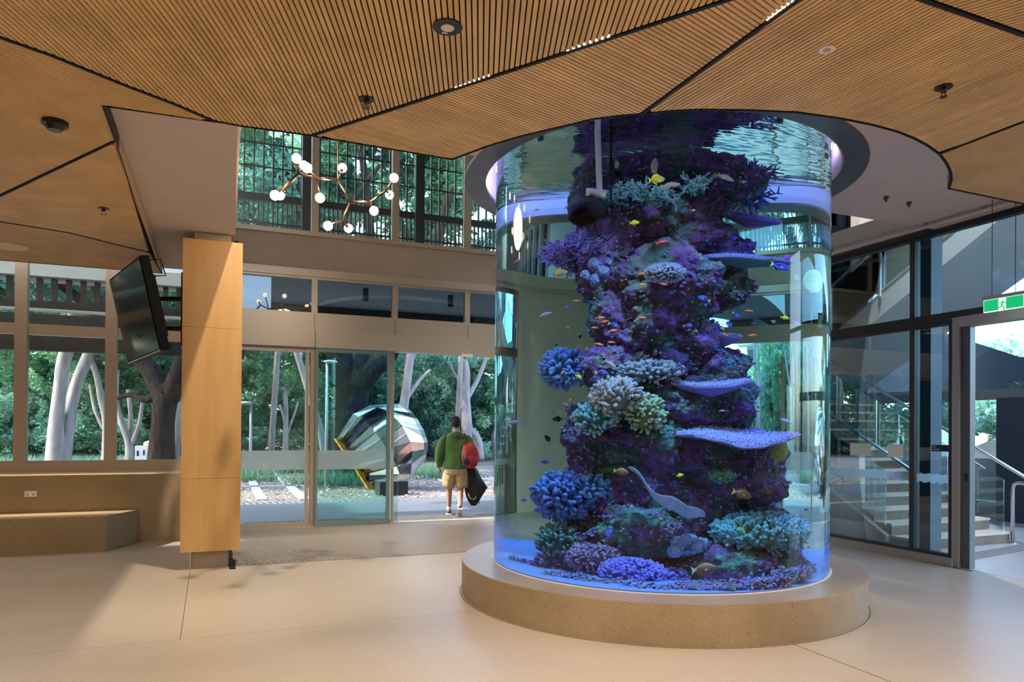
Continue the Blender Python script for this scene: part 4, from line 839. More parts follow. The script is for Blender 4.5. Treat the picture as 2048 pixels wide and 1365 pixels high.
for k, (cx, cv, lb) in enumerate(((22.2, 11.2, 'silver white parked car beyond the exit door'), (24.5, 15.0, 'pale parked car further along behind the level sign'))):
    t = thing('car', (cx, cv, 0), lb, 'car'); V = []; prof = [(-2.1, .35), (-2.15, .75), (-1.9, .92), (-1.1, .98), (-.5, 1.42), (.7, 1.45), (1.5, 1.05), (2.1, .95), (2.2, .6), (2.1, .35)]
    for s_ in (-.85, .85): V += [(cx+s_*(1 if z < 1.1 else .82), cv+y_, z) for y_, z in prof]
    n = len(prof); MBx = MB().add(V, [list(range(n))[::-1], list(range(n, 2*n))]+[[i, (i+1) % n, n+(i+1) % n, n+i] for i in range(n)]); MBx.build('car_body', mat('car_paint', (.70, .72, .75), .25, metal=.2, coat=.5), t)
    for s_ in (-.80, .80): V = [(cx+s_*1.02, cv-.95, 1.02), (cx+s_*.87, cv-.48, 1.38), (cx+s_*.87, cv+.66, 1.40), (cx+s_*1.02, cv+1.3, 1.04)]; mesh('side_window', V, [[0, 1, 2, 3]], MATS['window_dark'], t)
    for yy in (-1.35, 1.35):
        for s_ in (-.86, .86): MB().tube([(cx+s_-.1, cv+yy, .33), (cx+s_+.1, cv+yy, .33)], .33, 18).build('wheel', BLACKM, t)
gb = thing('planting_bed', (14.5, 9.6, 0), 'strip of grass and dark soil outside the far glazing', 'planting bed'); boxo('soil', (13.9, 8.2, -.01), (16.2, 11.5, .05), mat('soil_dark', (.05, .04, .035), .95, bump=1), gb)
V = []; Fc = []; T = []
for i in range(900):
    x = 14+2*r.random(); y_ = 8.3+3*r.random(); hh_ = .1+.2*r.random(); kx = len(V); V += [(x, y_-.012, .04), (x, y_+.012, .04), (x+r.normal()*.06, y_+r.normal()*.06, hh_+.05)]; T += [0, 0, 1]; Fc.append([kx, kx+1, kx+2])
mesh('grass_blades', V, Fc, LEAF[0], gb, tip=T, kind='stuff')
# ------------------------------------------------------------------ walking person, seen from behind
def skin(name, V, Ed, R, m, parent, sub=2, root=0):
    me = bpy.data.meshes.new(name); me.from_pydata(V, Ed, []); me.update(); o = bpy.data.objects.new(name, me); COL.objects.link(o); o.parent = parent
    sk = o.modifiers.new('skin', 'SKIN'); sk.use_smooth_shade = True; sk.branch_smoothing = .6
    for i, v in enumerate(me.skin_vertices[0].data):
        r_ = R[i]; v.radius = (r_, r_) if not isinstance(r_, tuple) else r_; v.use_root = (i == root)
    ss = o.modifiers.new('sub', 'SUBSURF'); ss.levels = sub; ss.render_levels = sub
    me.materials.append(m); return o
fp = pz(911, 1033, 0)
pe = empty('person', (fp.x, fp.y, 0), -.25); tag(pe, 'person walking out in a green hoodie and khaki shorts, red bag on the right shoulder', 'person')
SKIN = mat('skin', (.42, .22, .13), .5); HAIR = mat('hair_black', (.012, .009, .008), .7, bump=.6, bscale=150); HOOD = mat('hoodie_green', (.065, .16, .035), .9, noise=.3, scale=5, bump=.6, bscale=9, sheen=.3)
KHA = mat('khaki', (.50, .36, .20), .85, noise=.25, scale=7, bump=.5, bscale=14); RED = mat('bag_red', (.32, .018, .02), .55, noise=.3, scale=6); JK = mat('jacket_black', (.012, .012, .014), .7, bump=.5, bscale=12); SHO = mat('shoe_grey', (.10, .09, .09), .6); SOLE = mat('sole_white', (.7, .68, .66), .6); SOCK = mat('sock_white', (.75, .73, .7), .9)
bv = [(0, 0, .95), (0, .02, 1.15), (0, .03, 1.38), (0, .05, 1.53), (0, .06, 1.62), (0, .075, 1.72),
      (-.10, .01, .88), (-.11, .13, .50), (-.11, .20, .10), (-.11, .34, .05),
      (.10, 0, .88), (.09, .03, .50), (.07, -.20, .13), (.07, -.09, .035),
      (-.20, .02, 1.43), (-.27, -.02, 1.14), (-.29, .05, .88), (.20, .02, 1.43), (.28, -.03, 1.15), (.27, .09, .93)]
be_ = [(0, 1), (1, 2), (2, 3), (3, 4), (4, 5), (0, 6), (6, 7), (7, 8), (8, 9), (0, 10), (10, 11), (11, 12), (12, 13), (2, 14), (14, 15), (15, 16), (2, 17), (17, 18), (18, 19)]
br_ = [.15, .15, .16, .055, .078, .082, .095, .06, .042, .035, .095, .06, .042, .035, .07, .047, .03, .07, .047, .03]
body = skin('body', bv, be_, br_, SKIN, pe)
def ell(name, c, r, m, parent, n=20, noise=0, seed=1):
    mb = MB().ball((0, 0, 0), 1, n); V = np.array(mb.V)
    if noise: V = V*(1+noise*fbm(V, 3, seed, 3))[:, None]
    V = V*np.array(r)+np.array(c); return mesh(name, V, mb.F, m, parent, True)
ell('hair', (0, .066, 1.715), (.096, .112, .122), HAIR, body, 24, .06)
for s_ in (-1, 1): ell('ear', (s_*.086, .075, 1.70), (.014, .026, .034), SKIN, body, 10)
ell('nose', (0, .175, 1.70), (.016, .025, .025), SKIN, body, 8)
for s_ in (-1, 1): ell('eye', (s_*.032, .155, 1.725), (.013, .008, .009), mat('eye_white', (.8, .8, .8), .3), body, 8)
ell('mouth', (0, .158, 1.665), (.024, .008, .007), mat('lips', (.35, .12, .10), .5), body, 8)
def loft(name, secs, m, parent, n=28, ns=.05, sd=1, fq=7):
    V = []; Fc = []
    for (cx, cy_, z, rx, ry) in secs:
        for j in range(n): w = 2*PI*j/n; V.append((cx+rx*math.cos(w), cy_+ry*math.sin(w), z))
    k = len(secs)
    for i in range(k-1):
        for j in range(n): Fc.append([i*n+j, i*n+(j+1) % n, (i+1)*n+(j+1) % n, (i+1)*n+j])
    Fc += [list(range(n))[::-1], [(k-1)*n+j for j in range(n)]]
    A_ = np.array(V); c_ = np.repeat(np.array([(q[0], q[1], q[2]) for q in secs]), n, 0); A_ = c_+(A_-c_)*(1+ns*2*fbm(A_, fq, sd, 3))[:, None]
    o = mesh(name, A_, Fc, m, parent, True); su = o.modifiers.new('s', 'SUBSURF'); su.levels = 1; su.render_levels = 2; return o
loft('hoodie', [(0, .01, .86, .19, .15), (0, .01, .875, .225, .18), (0, .01, .93, .24, .19), (0, .01, 1.05, .245, .185), (0, .015, 1.18, .245, .18), (0, .02, 1.30, .25, .175), (0, .025, 1.40, .245, .16), (0, .03, 1.46, .205, .135), (0, .04, 1.51, .12, .10), (0, .05, 1.54, .08, .08)], HOOD, pe, ns=.07)
for s_, nm_ in ((-1, 'sleeve'), (1, 'sleeve')):
    el_ = Vector((s_*.315, -.03, 1.15)); sh_ = Vector((s_*.205, .02, 1.41)); wr_ = Vector((s_*.30, .05, .91)) if s_ < 0 else Vector((.30, .07, .96))
    mb = MB(); mb.tube([sh_-Vector((s_*.06, 0, -.02)), sh_, sh_.lerp(el_, .5)+Vector((s_*.015, -.01, 0)), el_, el_.lerp(wr_, .55), wr_, wr_+Vector((0, .005, -.02))], [.07, .098, .092, .083, .072, .056, .048], 20)
    A_ = np.array([tuple(v) for v in mb.V]); A_ += .02*fbm(A_, 9, 4, 3)[:, None]; o = mesh(nm_, A_, mb.F, HOOD, pe, True); su = o.modifiers.new('s', 'SUBSURF'); su.levels = 1; su.render_levels = 2
ell('hood', (0, -.06, 1.47), (.135, .095, .085), HOOD, pe, 24, .3, 3); pass
MB().tube([(0, .05, 1.53), (0, .055, 1.585)], [.068, .062], 16).build('collar', mat('collar_grey', (.45, .43, .43), .8), pe, True)
loft('shorts', [(0, .01, .93, .19, .15), (0, .01, .86, .205, .165), (0, .02, .78, .215, .165), (0, .03, .745, .20, .14)], KHA, pe, ns=.03)
for lg in ([(-.10, .015, .84), (-.115, .055, .72), (-.125, .095, .60), (-.125, .115, .535)], [(.10, .01, .84), (.112, .012, .72), (.115, .02, .60), (.112, .025, .52)]):
    mb = MB(); mb.tube(lg, [.115, .122, .118, .116], 24); A_ = np.array([tuple(v) for v in mb.V]); A_ += .03*fbm(A_, 8, 6, 3)[:, None]; o = mesh('trouser_leg', A_, mb.F, KHA, pe, True)
ell('pocket', (.20, .0, .66), (.025, .07, .09), KHA, pe, 12); ell('pocket', (-.205, .08, .66), (.02, .07, .09), KHA, pe, 12)
def shoe(c, pitch, yaw=0):
    t = empty('shoe', c); t.parent = pe; t.rotation_euler = (pitch, 0, yaw)
    mb = MB().ball((0, 0, 0), 1, 16); V = np.array(mb.V); V = V*np.array((.05, .15, .055)); V[:, 2] = np.maximum(V[:, 2], -.03); V[:, 2] += np.where(V[:, 1] < 0, .02, 0)*1.0
    mesh('shoe', V, mb.F, SHO, t, True); MB().obox((0, 0, -.042), (.045, 0, 0), (0, .14, 0), (0, 0, .012)).build('sole', SOLE, t)
    MB().tube([(0, -.06, .03), (0, -.055, .12)], [.047, .042], 12).build('sock', SOCK, t, True)
shoe((-.11, .25, .055), 0); shoe((.07, -.13, .10), -.75)
def hand(c, d, name):
    d = Vector(d).normalized(); s_ = d.cross(Vector((0, 1, 0))).normalized(); f_ = Vector((0, 1, 0)); c = Vector(c); V = [tuple(c), tuple(c+d*.075)]; Ed = [(0, 1)]; R = [(.030, .022), (.036, .018)]
    for i, l in enumerate((.062, .072, .068, .052)):
        a_ = c+d*.07+s_*(i-1.5)*.020; k = len(V); V += [tuple(a_+d*.01), tuple(a_+d*(l*.55)+f_*.008), tuple(a_+d*l+f_*.028)]; Ed += [(1, k), (k, k+1), (k+1, k+2)]; R += [.010, .009, .0075]
    k = len(V); V += [tuple(c+s_*-.036+d*.03+f_*.01), tuple(c+s_*-.048+d*.062+f_*.024)]; Ed += [(0, k), (k, k+1)]; R += [.011, .009]
    skin(name, V, Ed, R, SKIN, body, 1)
hand((-.29, .06, .885), (.02, .15, -1), 'hand'); hand((.27, .10, .93), (-.05, .3, -1), 'hand')
# red bag slung on the shoulder and black jacket hanging from the hand
bag = thing('backpack', (fp.x, fp.y, 0), 'red and black backpack slung over the right shoulder', 'backpack'); WM.pop(bag.name); bag.rotation_euler = (0, 0, -.25)
ell('bag_body', (.25, -.20, 1.12), (.165, .11, .235), RED, bag, 28, .12, 8); ell('front_pocket', (.27, -.265, 1.03), (.115, .06, .13), mat('bag_pocket', (.30, .015, .015), .5), bag, 20, .15, 2); ell('black_panel', (.19, -.28, 1.02), (.08, .045, .075), JK, bag, 16, .15, 5)
MB().tube([(.15, -.13, 1.28), (.155, -.02, 1.50), (.17, .09, 1.46), (.2, .15, 1.3)], .022, 8).build('shoulder_strap', RED, bag, True); MB().tube([(.13, -.22, 1.30), (.105, -.25, 1.1), (.12, -.24, .94)], .012, 8).build('edge_piping', mat('piping_grey', (.35, .2, .18), .6), bag, True)
jk = thing('jacket', (fp.x, fp.y, 0), 'black jacket hanging from the right hand of the person', 'jacket'); WM.pop(jk.name); jk.rotation_euler = (0, 0, -.25)
prof = [(.27, .94, .05, .05), (.29, .84, .10, .07), (.31, .70, .14, .08), (.34, .52, .17, .075), (.34, .40, .15, .07), (.33, .28, .10, .05), (.33, .19, .045, .03)]
V = []; Fc = []
for i, (cx, z, rx, ry) in enumerate(prof):
    for j in range(24):
        w = 2*PI*j/24; k_ = 1+.16*math.sin(5*w+i*.5)+.08*math.sin(9*w); V.append((cx+rx*k_*math.cos(w)+(.05*max(0, math.cos(w)) if i == 3 else 0), .02+ry*k_*math.sin(w), z))
for i in range(len(prof)-1):
    for j in range(24): Fc.append([i*24+j, (i+1)*24+j, (i+1)*24+(j+1) % 24, i*24+(j+1) % 24])
Fc += [list(range(24)), [(len(prof)-1)*24+j for j in range(24)][::-1]]
mesh('cloth', V, Fc, JK, jk, True); MB().tube([(.22, -.07, .42), (.26, -.09, .33), (.33, -.085, .31), (.37, -.06, .36)], .006, 6).build('drawstring', mat('string_tan', (.5, .4, .32), .7), jk, True); MB().tube([(.42, .0, .42), (.43, .0, .22)], .008, 6).build('strap_end', JK, jk, True)

# ------------------------------------------------------------------ aquarium
TR_, PR = 1.618, 1.931
COLLAR = mat('collar_white', (.70, .72, .80), .6)
WTOP = 4.22
MB().cyl(TC, PR, 0, .317, 160).build('plinth_body', PLINM)
pn = bpy.data.objects['plinth_body']; bpy.data.objects.remove(pn)
pn = thing('aquarium_plinth', (TC[0], TC[1], 0), 'round speckled concrete plinth carrying the aquarium', 'plinth')
def ringprism(r0, r1, z0, z1, n=160):
    mb = MB(); V = []; Fc = []
    for r_, z_ in ((r1, z0), (r1, z1), (r0, z1), (r0, z0)):
        V += [(TC[0]+r_*math.cos(2*PI*i/n), TC[1]+r_*math.sin(2*PI*i/n), z_) for i in range(n)]
    for k in range(4):
        for i in range(n): Fc.append([k*n+i, k*n+(i+1) % n, ((k+1) % 4)*n+(i+1) % n, ((k+1) % 4)*n+i])
    return mb.add(V, Fc)
q = ringprism(1.0, PR, 0, .311).build('body', PLINM, pn, True); q2 = ringprism(.8, PR-.006, .311, .317).build('top', PLINT, pn)
for o_ in (q,): 
    o_.data.set_sharp_from_angle(angle=.6) if hasattr(o_.data, 'set_sharp_from_angle') else None
ringprism(PR+.012, PR+.018, -.002, .0015).build('floor_joint', BLACK, pn)
struct(ringprism(1.80, 1.82, 4.09, 4.52).build('ceiling_collar', COLLAR), 'white collar wall inside the ring over the aquarium')
rim = struct(ringprism(1.72, 1.931, 4.064, 4.09).build('ceiling_ring', mat('ring_grey', (.085, .09, .10), .35, noise=.3, scale=2, bump=.08, bscale=3), None, False), 'dark grey polished ring around the top of the aquarium')
struct(ringprism(1.82, 1.931, 4.09, 4.52).build('ceiling_drum_side', BLACK))
struct(ringprism(.0, 1.93, 4.52, 4.60, 64).build('ceiling_drum', COLLAR), 'dark lid over the aquarium')
aq = thing('aquarium', (TC[0], TC[1], .317), 'tall cylindrical aquarium filled with blue water', 'aquarium')
# water body: smooth side wall and rippled surface
n, m_ = 320, 130
def ripple(x, y): 
    P_ = np.stack([x*.35+y*.1, y*1.0-x*.3, x*0], 1); return .006*fbm(P_, 9, 3, 3)+.0035*fbm(P_, 30, 9, 2)
V = []; Fc = []
ang = np.arange(n)*2*PI/n; cx_ = TC[0]+TR_*np.cos(ang); cy_ = TC[1]+TR_*np.sin(ang)
V += [(x, y, .300) for x, y in zip(cx_, cy_)]; V += [(x, y, WTOP) for x, y in zip(cx_, cy_)]
Fc += [[i, (i+1) % n, n+(i+1) % n, n+i] for i in range(n)]
k0 = len(V); V += [(x, y, .300) for x, y in zip(cx_, cy_)]; Fc.append([k0+i for i in range(n)][::-1])
k0 = len(V); rr = np.linspace(1, 0.01, m_)
for r_ in rr:
    x = TC[0]+TR_*r_*np.cos(ang); y_ = TC[1]+TR_*r_*np.sin(ang); zz = WTOP+(ripple(x, y_) if r_ < 1 else 0*x); V += list(zip(x, y_, zz))
for a_ in range(m_-1): Fc += [[k0+a_*n+i, k0+a_*n+(i+1) % n, k0+(a_+1)*n+(i+1) % n, k0+(a_+1)*n+i] for i in range(n)]
Fc.append([k0+(m_-1)*n+i for i in range(n)])
wm = bpy.data.materials.new('water'); wm.use_nodes = True; t_ = wm.node_tree; t_.nodes.clear()
gl_ = t_.nodes.new('ShaderNodeBsdfGlass'); gl_.inputs['IOR'].default_value = 1.34; gl_.inputs['Roughness'].default_value = 0; gl_.inputs[0].default_value = (.98, 1, 1, 1)
va_ = t_.nodes.new('ShaderNodeVolumeAbsorption'); va_.inputs[0].default_value = (.10, .89, 1.0, 1); va_.inputs[1].default_value = .30
ou_ = t_.nodes.new('ShaderNodeOutputMaterial'); t_.links.new(gl_.outputs[0], ou_.inputs[0]); t_.links.new(va_.outputs[0], ou_.inputs[1])
MATS['water'] = wm
wa = mesh('water', [tuple(map(float, v)) for v in V], Fc, wm, aq, True)
MB().cyl(TC, 1.606, .3175, .330, 128).build('tank_floor', mat('tank_floor', (.30, .40, .75), .6), aq)
ringprism(1.619, 1.635, .317, .323).build('seal', mat('seal_white', (.75, .68, .62), .5), aq)
for k in range(8):
    w_ = k*PI/4+.2; light('POINT', 'collar_light', (TC[0]+1.70*math.cos(w_), TC[1]+1.70*math.sin(w_), 4.36), 16, (.55, .42, 1), shadow_soft_size=.03)
# lamps hung under the water surface, inside the ring
AX = Vector((TC[0], TC[1], 0)).normalized(); LT = Vector((AX.y, -AX.x, 0))
def tloc(a, d, z): return Vector((TC[0], TC[1], 0))+LT*a-AX*d+Vector((0, 0, z))
for k, (a, d, e, col, tg, sz) in enumerate(((-.95, 1.05, 250, (.50, .44, 1), (-.35, .55, 1.0), 1.0), (.0, 1.42, 330, (.70, .70, 1), (.0, .75, 1.6), 1.5), (.95, 1.05, 270, (.40, .36, 1), (.45, .5, .9), 1.0), (1.25, .1, 200, (.26, .20, 1), (.5, 0, 1.6), 1.3), (-1.25, -.1, 150, (.30, .25, 1), (-.5, 0, 1.4), 1.3), (-.35, 1.42, 430, (.75, .95, 1), (-.15, .9, .4), .75), (.45, 1.40, 430, (.55, .85, 1), (.5, .85, .5), .55), (0, -1.35, 160, (.35, .45, 1), (0, -.8, .3), 1.1))):
    p = tloc(a, d, 4.15); t = thing('aquarium_lamp', tuple(p), 'small submerged aquarium lamp under the top ring', 'lamp', 'aquarium lamps'); MB().cyl((p.x, p.y), .03, 4.155, 4.19, 12).build('lamp_body', BLACKM, t)
    light('SPOT', 'aquarium_light', p-Vector((0, 0, .01)), e, col, target=tloc(*tg), spot_size=sz*1.25, spot_blend=.9, shadow_soft_size=.05)

def tp(px, py, off=0.0, maxr=1.5):
    """point in the water that shows at (px, py), on the upright plane `off` metres in front of the axis"""
    d = ray(px, py); o = CAM; a = d.x**2+d.y**2; ox, oy = o.x-TC[0], o.y-TC[1]; b_ = ox*d.x+oy*d.y; c = ox*ox+oy*oy-TR_**2; dd = b_*b_-a*c
    if dd < 0: dd = 0
    t = (-b_-math.sqrt(dd))/a; h = o+d*t; n_ = Vector((h.x-TC[0], h.y-TC[1], 0)).normalized(); di = d.normalized(); ci = -n_.dot(di); e = 1/1.34
    rd = di*e+n_*(e*ci-math.sqrt(max(0, 1-e*e*(1-ci*ci))))
    q0 = (h-Vector((TC[0], TC[1], 0))); s_ = -(off+q0.dot(AX))/rd.dot(AX) if abs(rd.dot(AX)) > 1e-6 else 0
    p = h+rd*s_; v = Vector((p.x-TC[0], p.y-TC[1])); 
    if v.length > maxr: v *= maxr/v.length; p.x = TC[0]+v.x; p.y = TC[1]+v.y
    return p
ROCKM, nt, bs = nmat('reef_rock'); N = nt.nodes; L = nt.links; tc = N.new('ShaderNodeTexCoord')
n1 = N.new('ShaderNodeTexNoise'); n1.inputs['Scale'].default_value = 3.2; n1.inputs['Detail'].default_value = 8; n1.inputs['Roughness'].default_value = .7; L.new(tc.outputs['Object'], n1.inputs['Vector'])
cr = N.new('ShaderNodeValToRGB'); e_ = cr.color_ramp.elements
for _ in range(5): e_.new(.5)
for i, (p_, c_) in enumerate(((.30, (.012, .02, .02)), (.40, (.05, .022, .07)), (.47, (.16, .05, .22)), (.53, (.035, .03, .03)), (.60, (.05, .13, .12)), (.68, (.17, .07, .05)), (.78, (.22, .12, .30)))): e_[i].position = p_; e_[i].color = (*c_, 1)
L.new(n1.outputs[0], cr.inputs[0]); v1 = N.new('ShaderNodeTexVoronoi'); v1.inputs['Scale'].default_value = 13; L.new(tc.outputs['Object'], v1.inputs['Vector'])
sc_ = N.new('ShaderNodeSeparateColor'); L.new(v1.outputs['Color'], sc_.inputs[0]); gt = N.new('ShaderNodeMath'); gt.operation = 'GREATER_THAN'; gt.inputs[1].default_value = .88; L.new(sc_.outputs[0], gt.inputs[0])
lt_ = N.new('ShaderNodeMath'); lt_.operation = 'LESS_THAN'; lt_.inputs[1].default_value = .33; L.new(v1.outputs['Distance'], lt_.inputs[0]); ml = N.new('ShaderNodeMath'); ml.operation = 'MULTIPLY'; L.new(gt.outputs[0], ml.inputs[0]); L.new(lt_.outputs[0], ml.inputs[1])
cr2 = N.new('ShaderNodeValToRGB'); cr2.color_ramp.interpolation = 'CONSTANT'; e2 = cr2.color_ramp.elements
for _ in range(4): e2.new(.5)
for i, (p_, c_) in enumerate(((0, (.28, .10, .03)), (.18, (.20, .08, .26)), (.42, (.06, .20, .20)), (.62, (.26, .19, .05)), (.75, (.28, .06, .07)), (.86, (.12, .15, .30)))): e2[i].position = p_; e2[i].color = (*c_, 1)
L.new(sc_.outputs[1], cr2.inputs[0]); mx = N.new('ShaderNodeMix'); mx.data_type = 'RGBA'; L.new(ml.outputs[0], mx.inputs[0]); L.new(cr.outputs[0], mx.inputs[6]); L.new(cr2.outputs[0], mx.inputs[7]); L.new(mx.outputs[2], bs.inputs['Base Color'])
n3 = N.new('ShaderNodeTexNoise'); n3.inputs['Scale'].default_value = 26; n3.inputs['Detail'].default_value = 8; L.new(tc.outputs['Object'], n3.inputs['Vector']); bp = N.new('ShaderNodeBump'); bp.inputs['Strength'].default_value = 1; bp.inputs['Distance'].default_value = .05; L.new(n3.outputs[0], bp.inputs['Height']); L.new(bp.outputs[0], bs.inputs['Normal']); bs.inputs['Roughness'].default_value = .8
bm = bmesh.new(); bmesh.ops.create_icosphere(bm, subdivisions=6, radius=1); IV = np.array([v.co[:] for v in bm.verts]); IF = [[v.index for v in f.verts] for f in bm.faces]; bm.free()
bm = bmesh.new(); bmesh.ops.create_icosphere(bm, subdivisions=5, radius=1); IV5 = np.array([v.co[:] for v in bm.verts]); IF5 = [[v.index for v in f.verts] for f in bm.faces]; bm.free()
def rock(name, px, py, rx, ry, off, m=ROCKM, parent=None, amp=.42, fine=.7, hi=False, dr=None, wz=1):
    c = tp(px, py, off); a_ = tp(px-rx, py, off); b_ = tp(px+rx, py, off); u_ = tp(px, py-ry, off); d_ = tp(px, py+ry, off)
    RX = (b_-a_).length/2; RZ = abs(u_.z-d_.z)/2; RY = dr if dr else (RX+RZ)*.42
    P_ = IV if hi else IV5
    W_ = P_*np.array([RX, RY, RZ]); Q = W_+np.array(c)
    s_ = max(RX, RZ); k_ = 1+amp*fbm(Q, 1.6/s_, 3, 3)+amp*fine*fbm(Q, 7.0, 11, 4)+amp*.35*np.abs(fbm(Q, 16, 5, 3))
    W_ = W_*k_[:, None]; B_ = np.array([LT[:], (-AX)[:], (0, 0, 1)]); Wd = W_@B_+np.array(c)
    r_ = np.hypot(Wd[:, 0]-TC[0], Wd[:, 1]-TC[1]); f_ = np.minimum(1, 1.57/np.maximum(r_, 1e-6)); Wd[:, 0] = TC[0]+(Wd[:, 0]-TC[0])*f_; Wd[:, 1] = TC[1]+(Wd[:, 1]-TC[1])*f_; Wd[:, 2] = np.clip(Wd[:, 2], .325, 4.15)
    return mesh(name, Wd, IF if hi else IF5, m, parent, True)
rf = thing('reef', (TC[0], TC[1], .33), 'tall dark purple rock column built up inside the aquarium', 'reef rock')
ROCKS = [(1305, 350, 165, 62, .1, 1), (1190, 395, 52, 62, .35, 0), (1440, 365, 75, 50, .25, 0), (1330, 455, 125, 62, .25, 1), (1230, 470, 85, 60, .3, 0), (1395, 520, 100, 70, .0, 0), (1225, 560, 72, 60, .3, 0), (1190, 530, 50, 40, .45, 0), (1330, 560, 110, 70, .45, 1), (1440, 575, 60, 45, .1, 0), (1300, 650, 118, 75, .3, 1), (1240, 620, 60, 60, .4, 0), (1370, 680, 60, 55, .3, 0), (1290, 730, 115, 60, .3, 0), (1430, 745, 70, 48, .25, 0), (1205, 735, 50, 40, .5, 0), (1320, 810, 135, 80, .25, 1), (1455, 800, 52, 60, .2, 0), (1180, 860, 55, 55, .35, 0), (1290, 890, 140, 75, .3, 1), (1480, 940, 88, 72, .3, 1), (1190, 940, 55, 60, .3, 0), (1270, 980, 110, 70, .35, 1), (1400, 960, 90, 80, .0, 0), (1190, 1020, 70, 60, .3, 0), (1400, 1040, 90, 70, .25, 0), (1270, 1065, 95, 52, .65, 1), (1500, 1080, 100, 70, .15, 0), (1210, 1110, 120, 45, .5, 0), (1500, 1140, 125, 52, .65, 1), (1360, 1150, 150, 40, .5, 0), (1110, 1130, 40, 20, .6, 0), (1070, 1140, 50, 12, .35, 0), (1590, 1140, 40, 26, .35, 0), (1130, 1158, 50, 11, 1.05, 0), (1210, 1172, 60, 12, 1.2, 0), (1420, 1176, 80, 13, 1.3, 0), (1520, 1170, 70, 14, 1.2, 0), (1590, 1150, 45, 13, .95, 0), (1320, 1180, 70, 9, 1.35, 0)]

for (px, py, rx, ry, off, hi) in ROCKS: rock('rock', px, py, rx, ry, off, ROCKM, rf, hi=bool(hi))
# dark core behind the rocks
mb = MB(); mb.tube([tp(1300, y_, -.05) for y_ in (330, 470, 560, 650, 750, 860, 960, 1060, 1150)], [.35, .38, .33, .36, .36, .40, .45, .45, .6], 24)
V = np.array([tuple(v) for v in mb.V]); V[:, :2] += .0; V += fbm(V, 5, 4, 3)[:, None]*.12; r_ = np.hypot(V[:, 0]-TC[0], V[:, 1]-TC[1]); f_ = np.minimum(1, 1.5/r_); V[:, 0] = TC[0]+(V[:, 0]-TC[0])*f_; V[:, 1] = TC[1]+(V[:, 1]-TC[1])*f_; V[:, 2] = np.clip(V[:, 2], .33, 4.1)
mesh('core_rock', V, mb.F, ROCKM, rf, True)
# ------------------------------------------------------------------ corals
rc = np.random.default_rng(21)
def capsule(V, Fc, T, p, d, l, r, nseg=6, taper=.75):
    d = d/np.linalg.norm(d); a = np.cross(d, [0, 0, 1.]) if abs(d[2]) < .9 else np.cross(d, [1., 0, 0]); a /= np.linalg.norm(a); b = np.cross(d, a); k = len(V)
    bend = (a*rc.normal()+b*rc.normal())*l*.12
    for i, (t, rr_) in enumerate(((0, 1), (.5, .95), (.85, taper), (.97, taper*.6))):
        for j in range(nseg):
            w = 2*PI*j/nseg; V.append(p+d*l*t+bend*t*t+(a*math.cos(w)+b*math.sin(w))*r*rr_); T.append(t**1.5)
    V.append(p+d*l+bend); T.append(1)
    for i in range(3):
        for j in range(nseg): Fc.append([k+i*nseg+j, k+i*nseg+(j+1) % nseg, k+(i+1)*nseg+(j+1) % nseg, k+(i+1)*nseg+j])
    e = k+4*nseg
    for j in range(nseg): Fc.append([k+3*nseg+j, k+3*nseg+(j+1) % nseg, e])
    return p+d*l*.9+bend*.9
def basis(px, py, off, rx, ry):
    c = tp(px, py, off); s_ = (tp(px+rx, py, off)-tp(px-rx, py, off)).length/2; h = abs(tp(px, py-ry, off).z-tp(px, py+ry, off).z)/2; return np.array(c), s_, h
B3 = np.array([LT[:], (-AX)[:], (0, 0, 1)])
def coral(kind, px, py, rx, ry, off, label, m, n=120, fl=.07, fr=.016, up=.4, direc=None, group=None):
    c, RX, RZ = basis(px, py, off, rx, ry); V = []; Fc = []; T = []
    t = thing(kind+'_coral', tuple(c-np.array([0, 0, RZ])), label, 'coral', group)
    if kind in ('finger', 'knobby'):
        W_ = IV5[::4] if False else None
        mb = MB().ball((0, 0, 0), 1, 20); BV = np.array(mb.V); BV *= np.array([RX*.86, max(.12, RX*.55), RZ*.78]); BV *= (1+.25*fbm(BV, 6, 5, 2))[:, None]
        mesh('base', BV@B3+c, mb.F, m, t, True, [.0]*len(BV))
        for i in range(n):
            q = rc.normal(size=3); q[1] = abs(q[1])*.8+.05; q[2] = q[2]*.9+up*.6; q /= np.linalg.norm(q)
            p = q*np.array([RX*.84, max(.12, RX*.53), RZ*.76]); d = q*np.array([1, .7, 1.0])+np.array([0, 0, up])+rc.normal(size=3)*.25
            e = capsule(V, Fc, T, p@B3+c, d@B3, fl*(.6+.7*rc.random()), fr*(.8+.5*rc.random()))
            if kind == 'finger' and rc.random() < .6: capsule(V, Fc, T, e-(d@B3)/np.linalg.norm(d)*fl*.3, (d+rc.normal(size=3)*.8)@B3, fl*.45, fr*.85)
        mesh('branches', V, Fc, m, t, True, T)
    elif kind == 'staghorn':
        D = np.array(direc if direc else (0, .4, .8)); org = c-(D@B3)/np.linalg.norm(D)*RZ*.55
        def grow(p, d, l, r, g):
            e = capsule(V, Fc, T, p, d, l, r, 6, .7)
            if g > 0:
                for _ in range(2+(rc.random() < .5)): grow(p+(e-p)*(.45+.5*rc.random()), d/np.linalg.norm(d)+rc.normal(size=3)*.55, l*(.62+.2*rc.random()), r*.8, g-1)
        for i in range(n):
            d = D/np.linalg.norm(D)+rc.normal(size=3)*np.array([.75*RX/max(RX, RZ)+.1, .5, .45]); o_ = np.array([rc.normal()*RX*.35, rc.normal()*.08, rc.normal()*RZ*.12])
            grow(org+o_@B3, d@B3, fl*(.8+.5*rc.random()), fr, 2)
        mesh('branches', V, Fc, m, t, True, T)
    return t
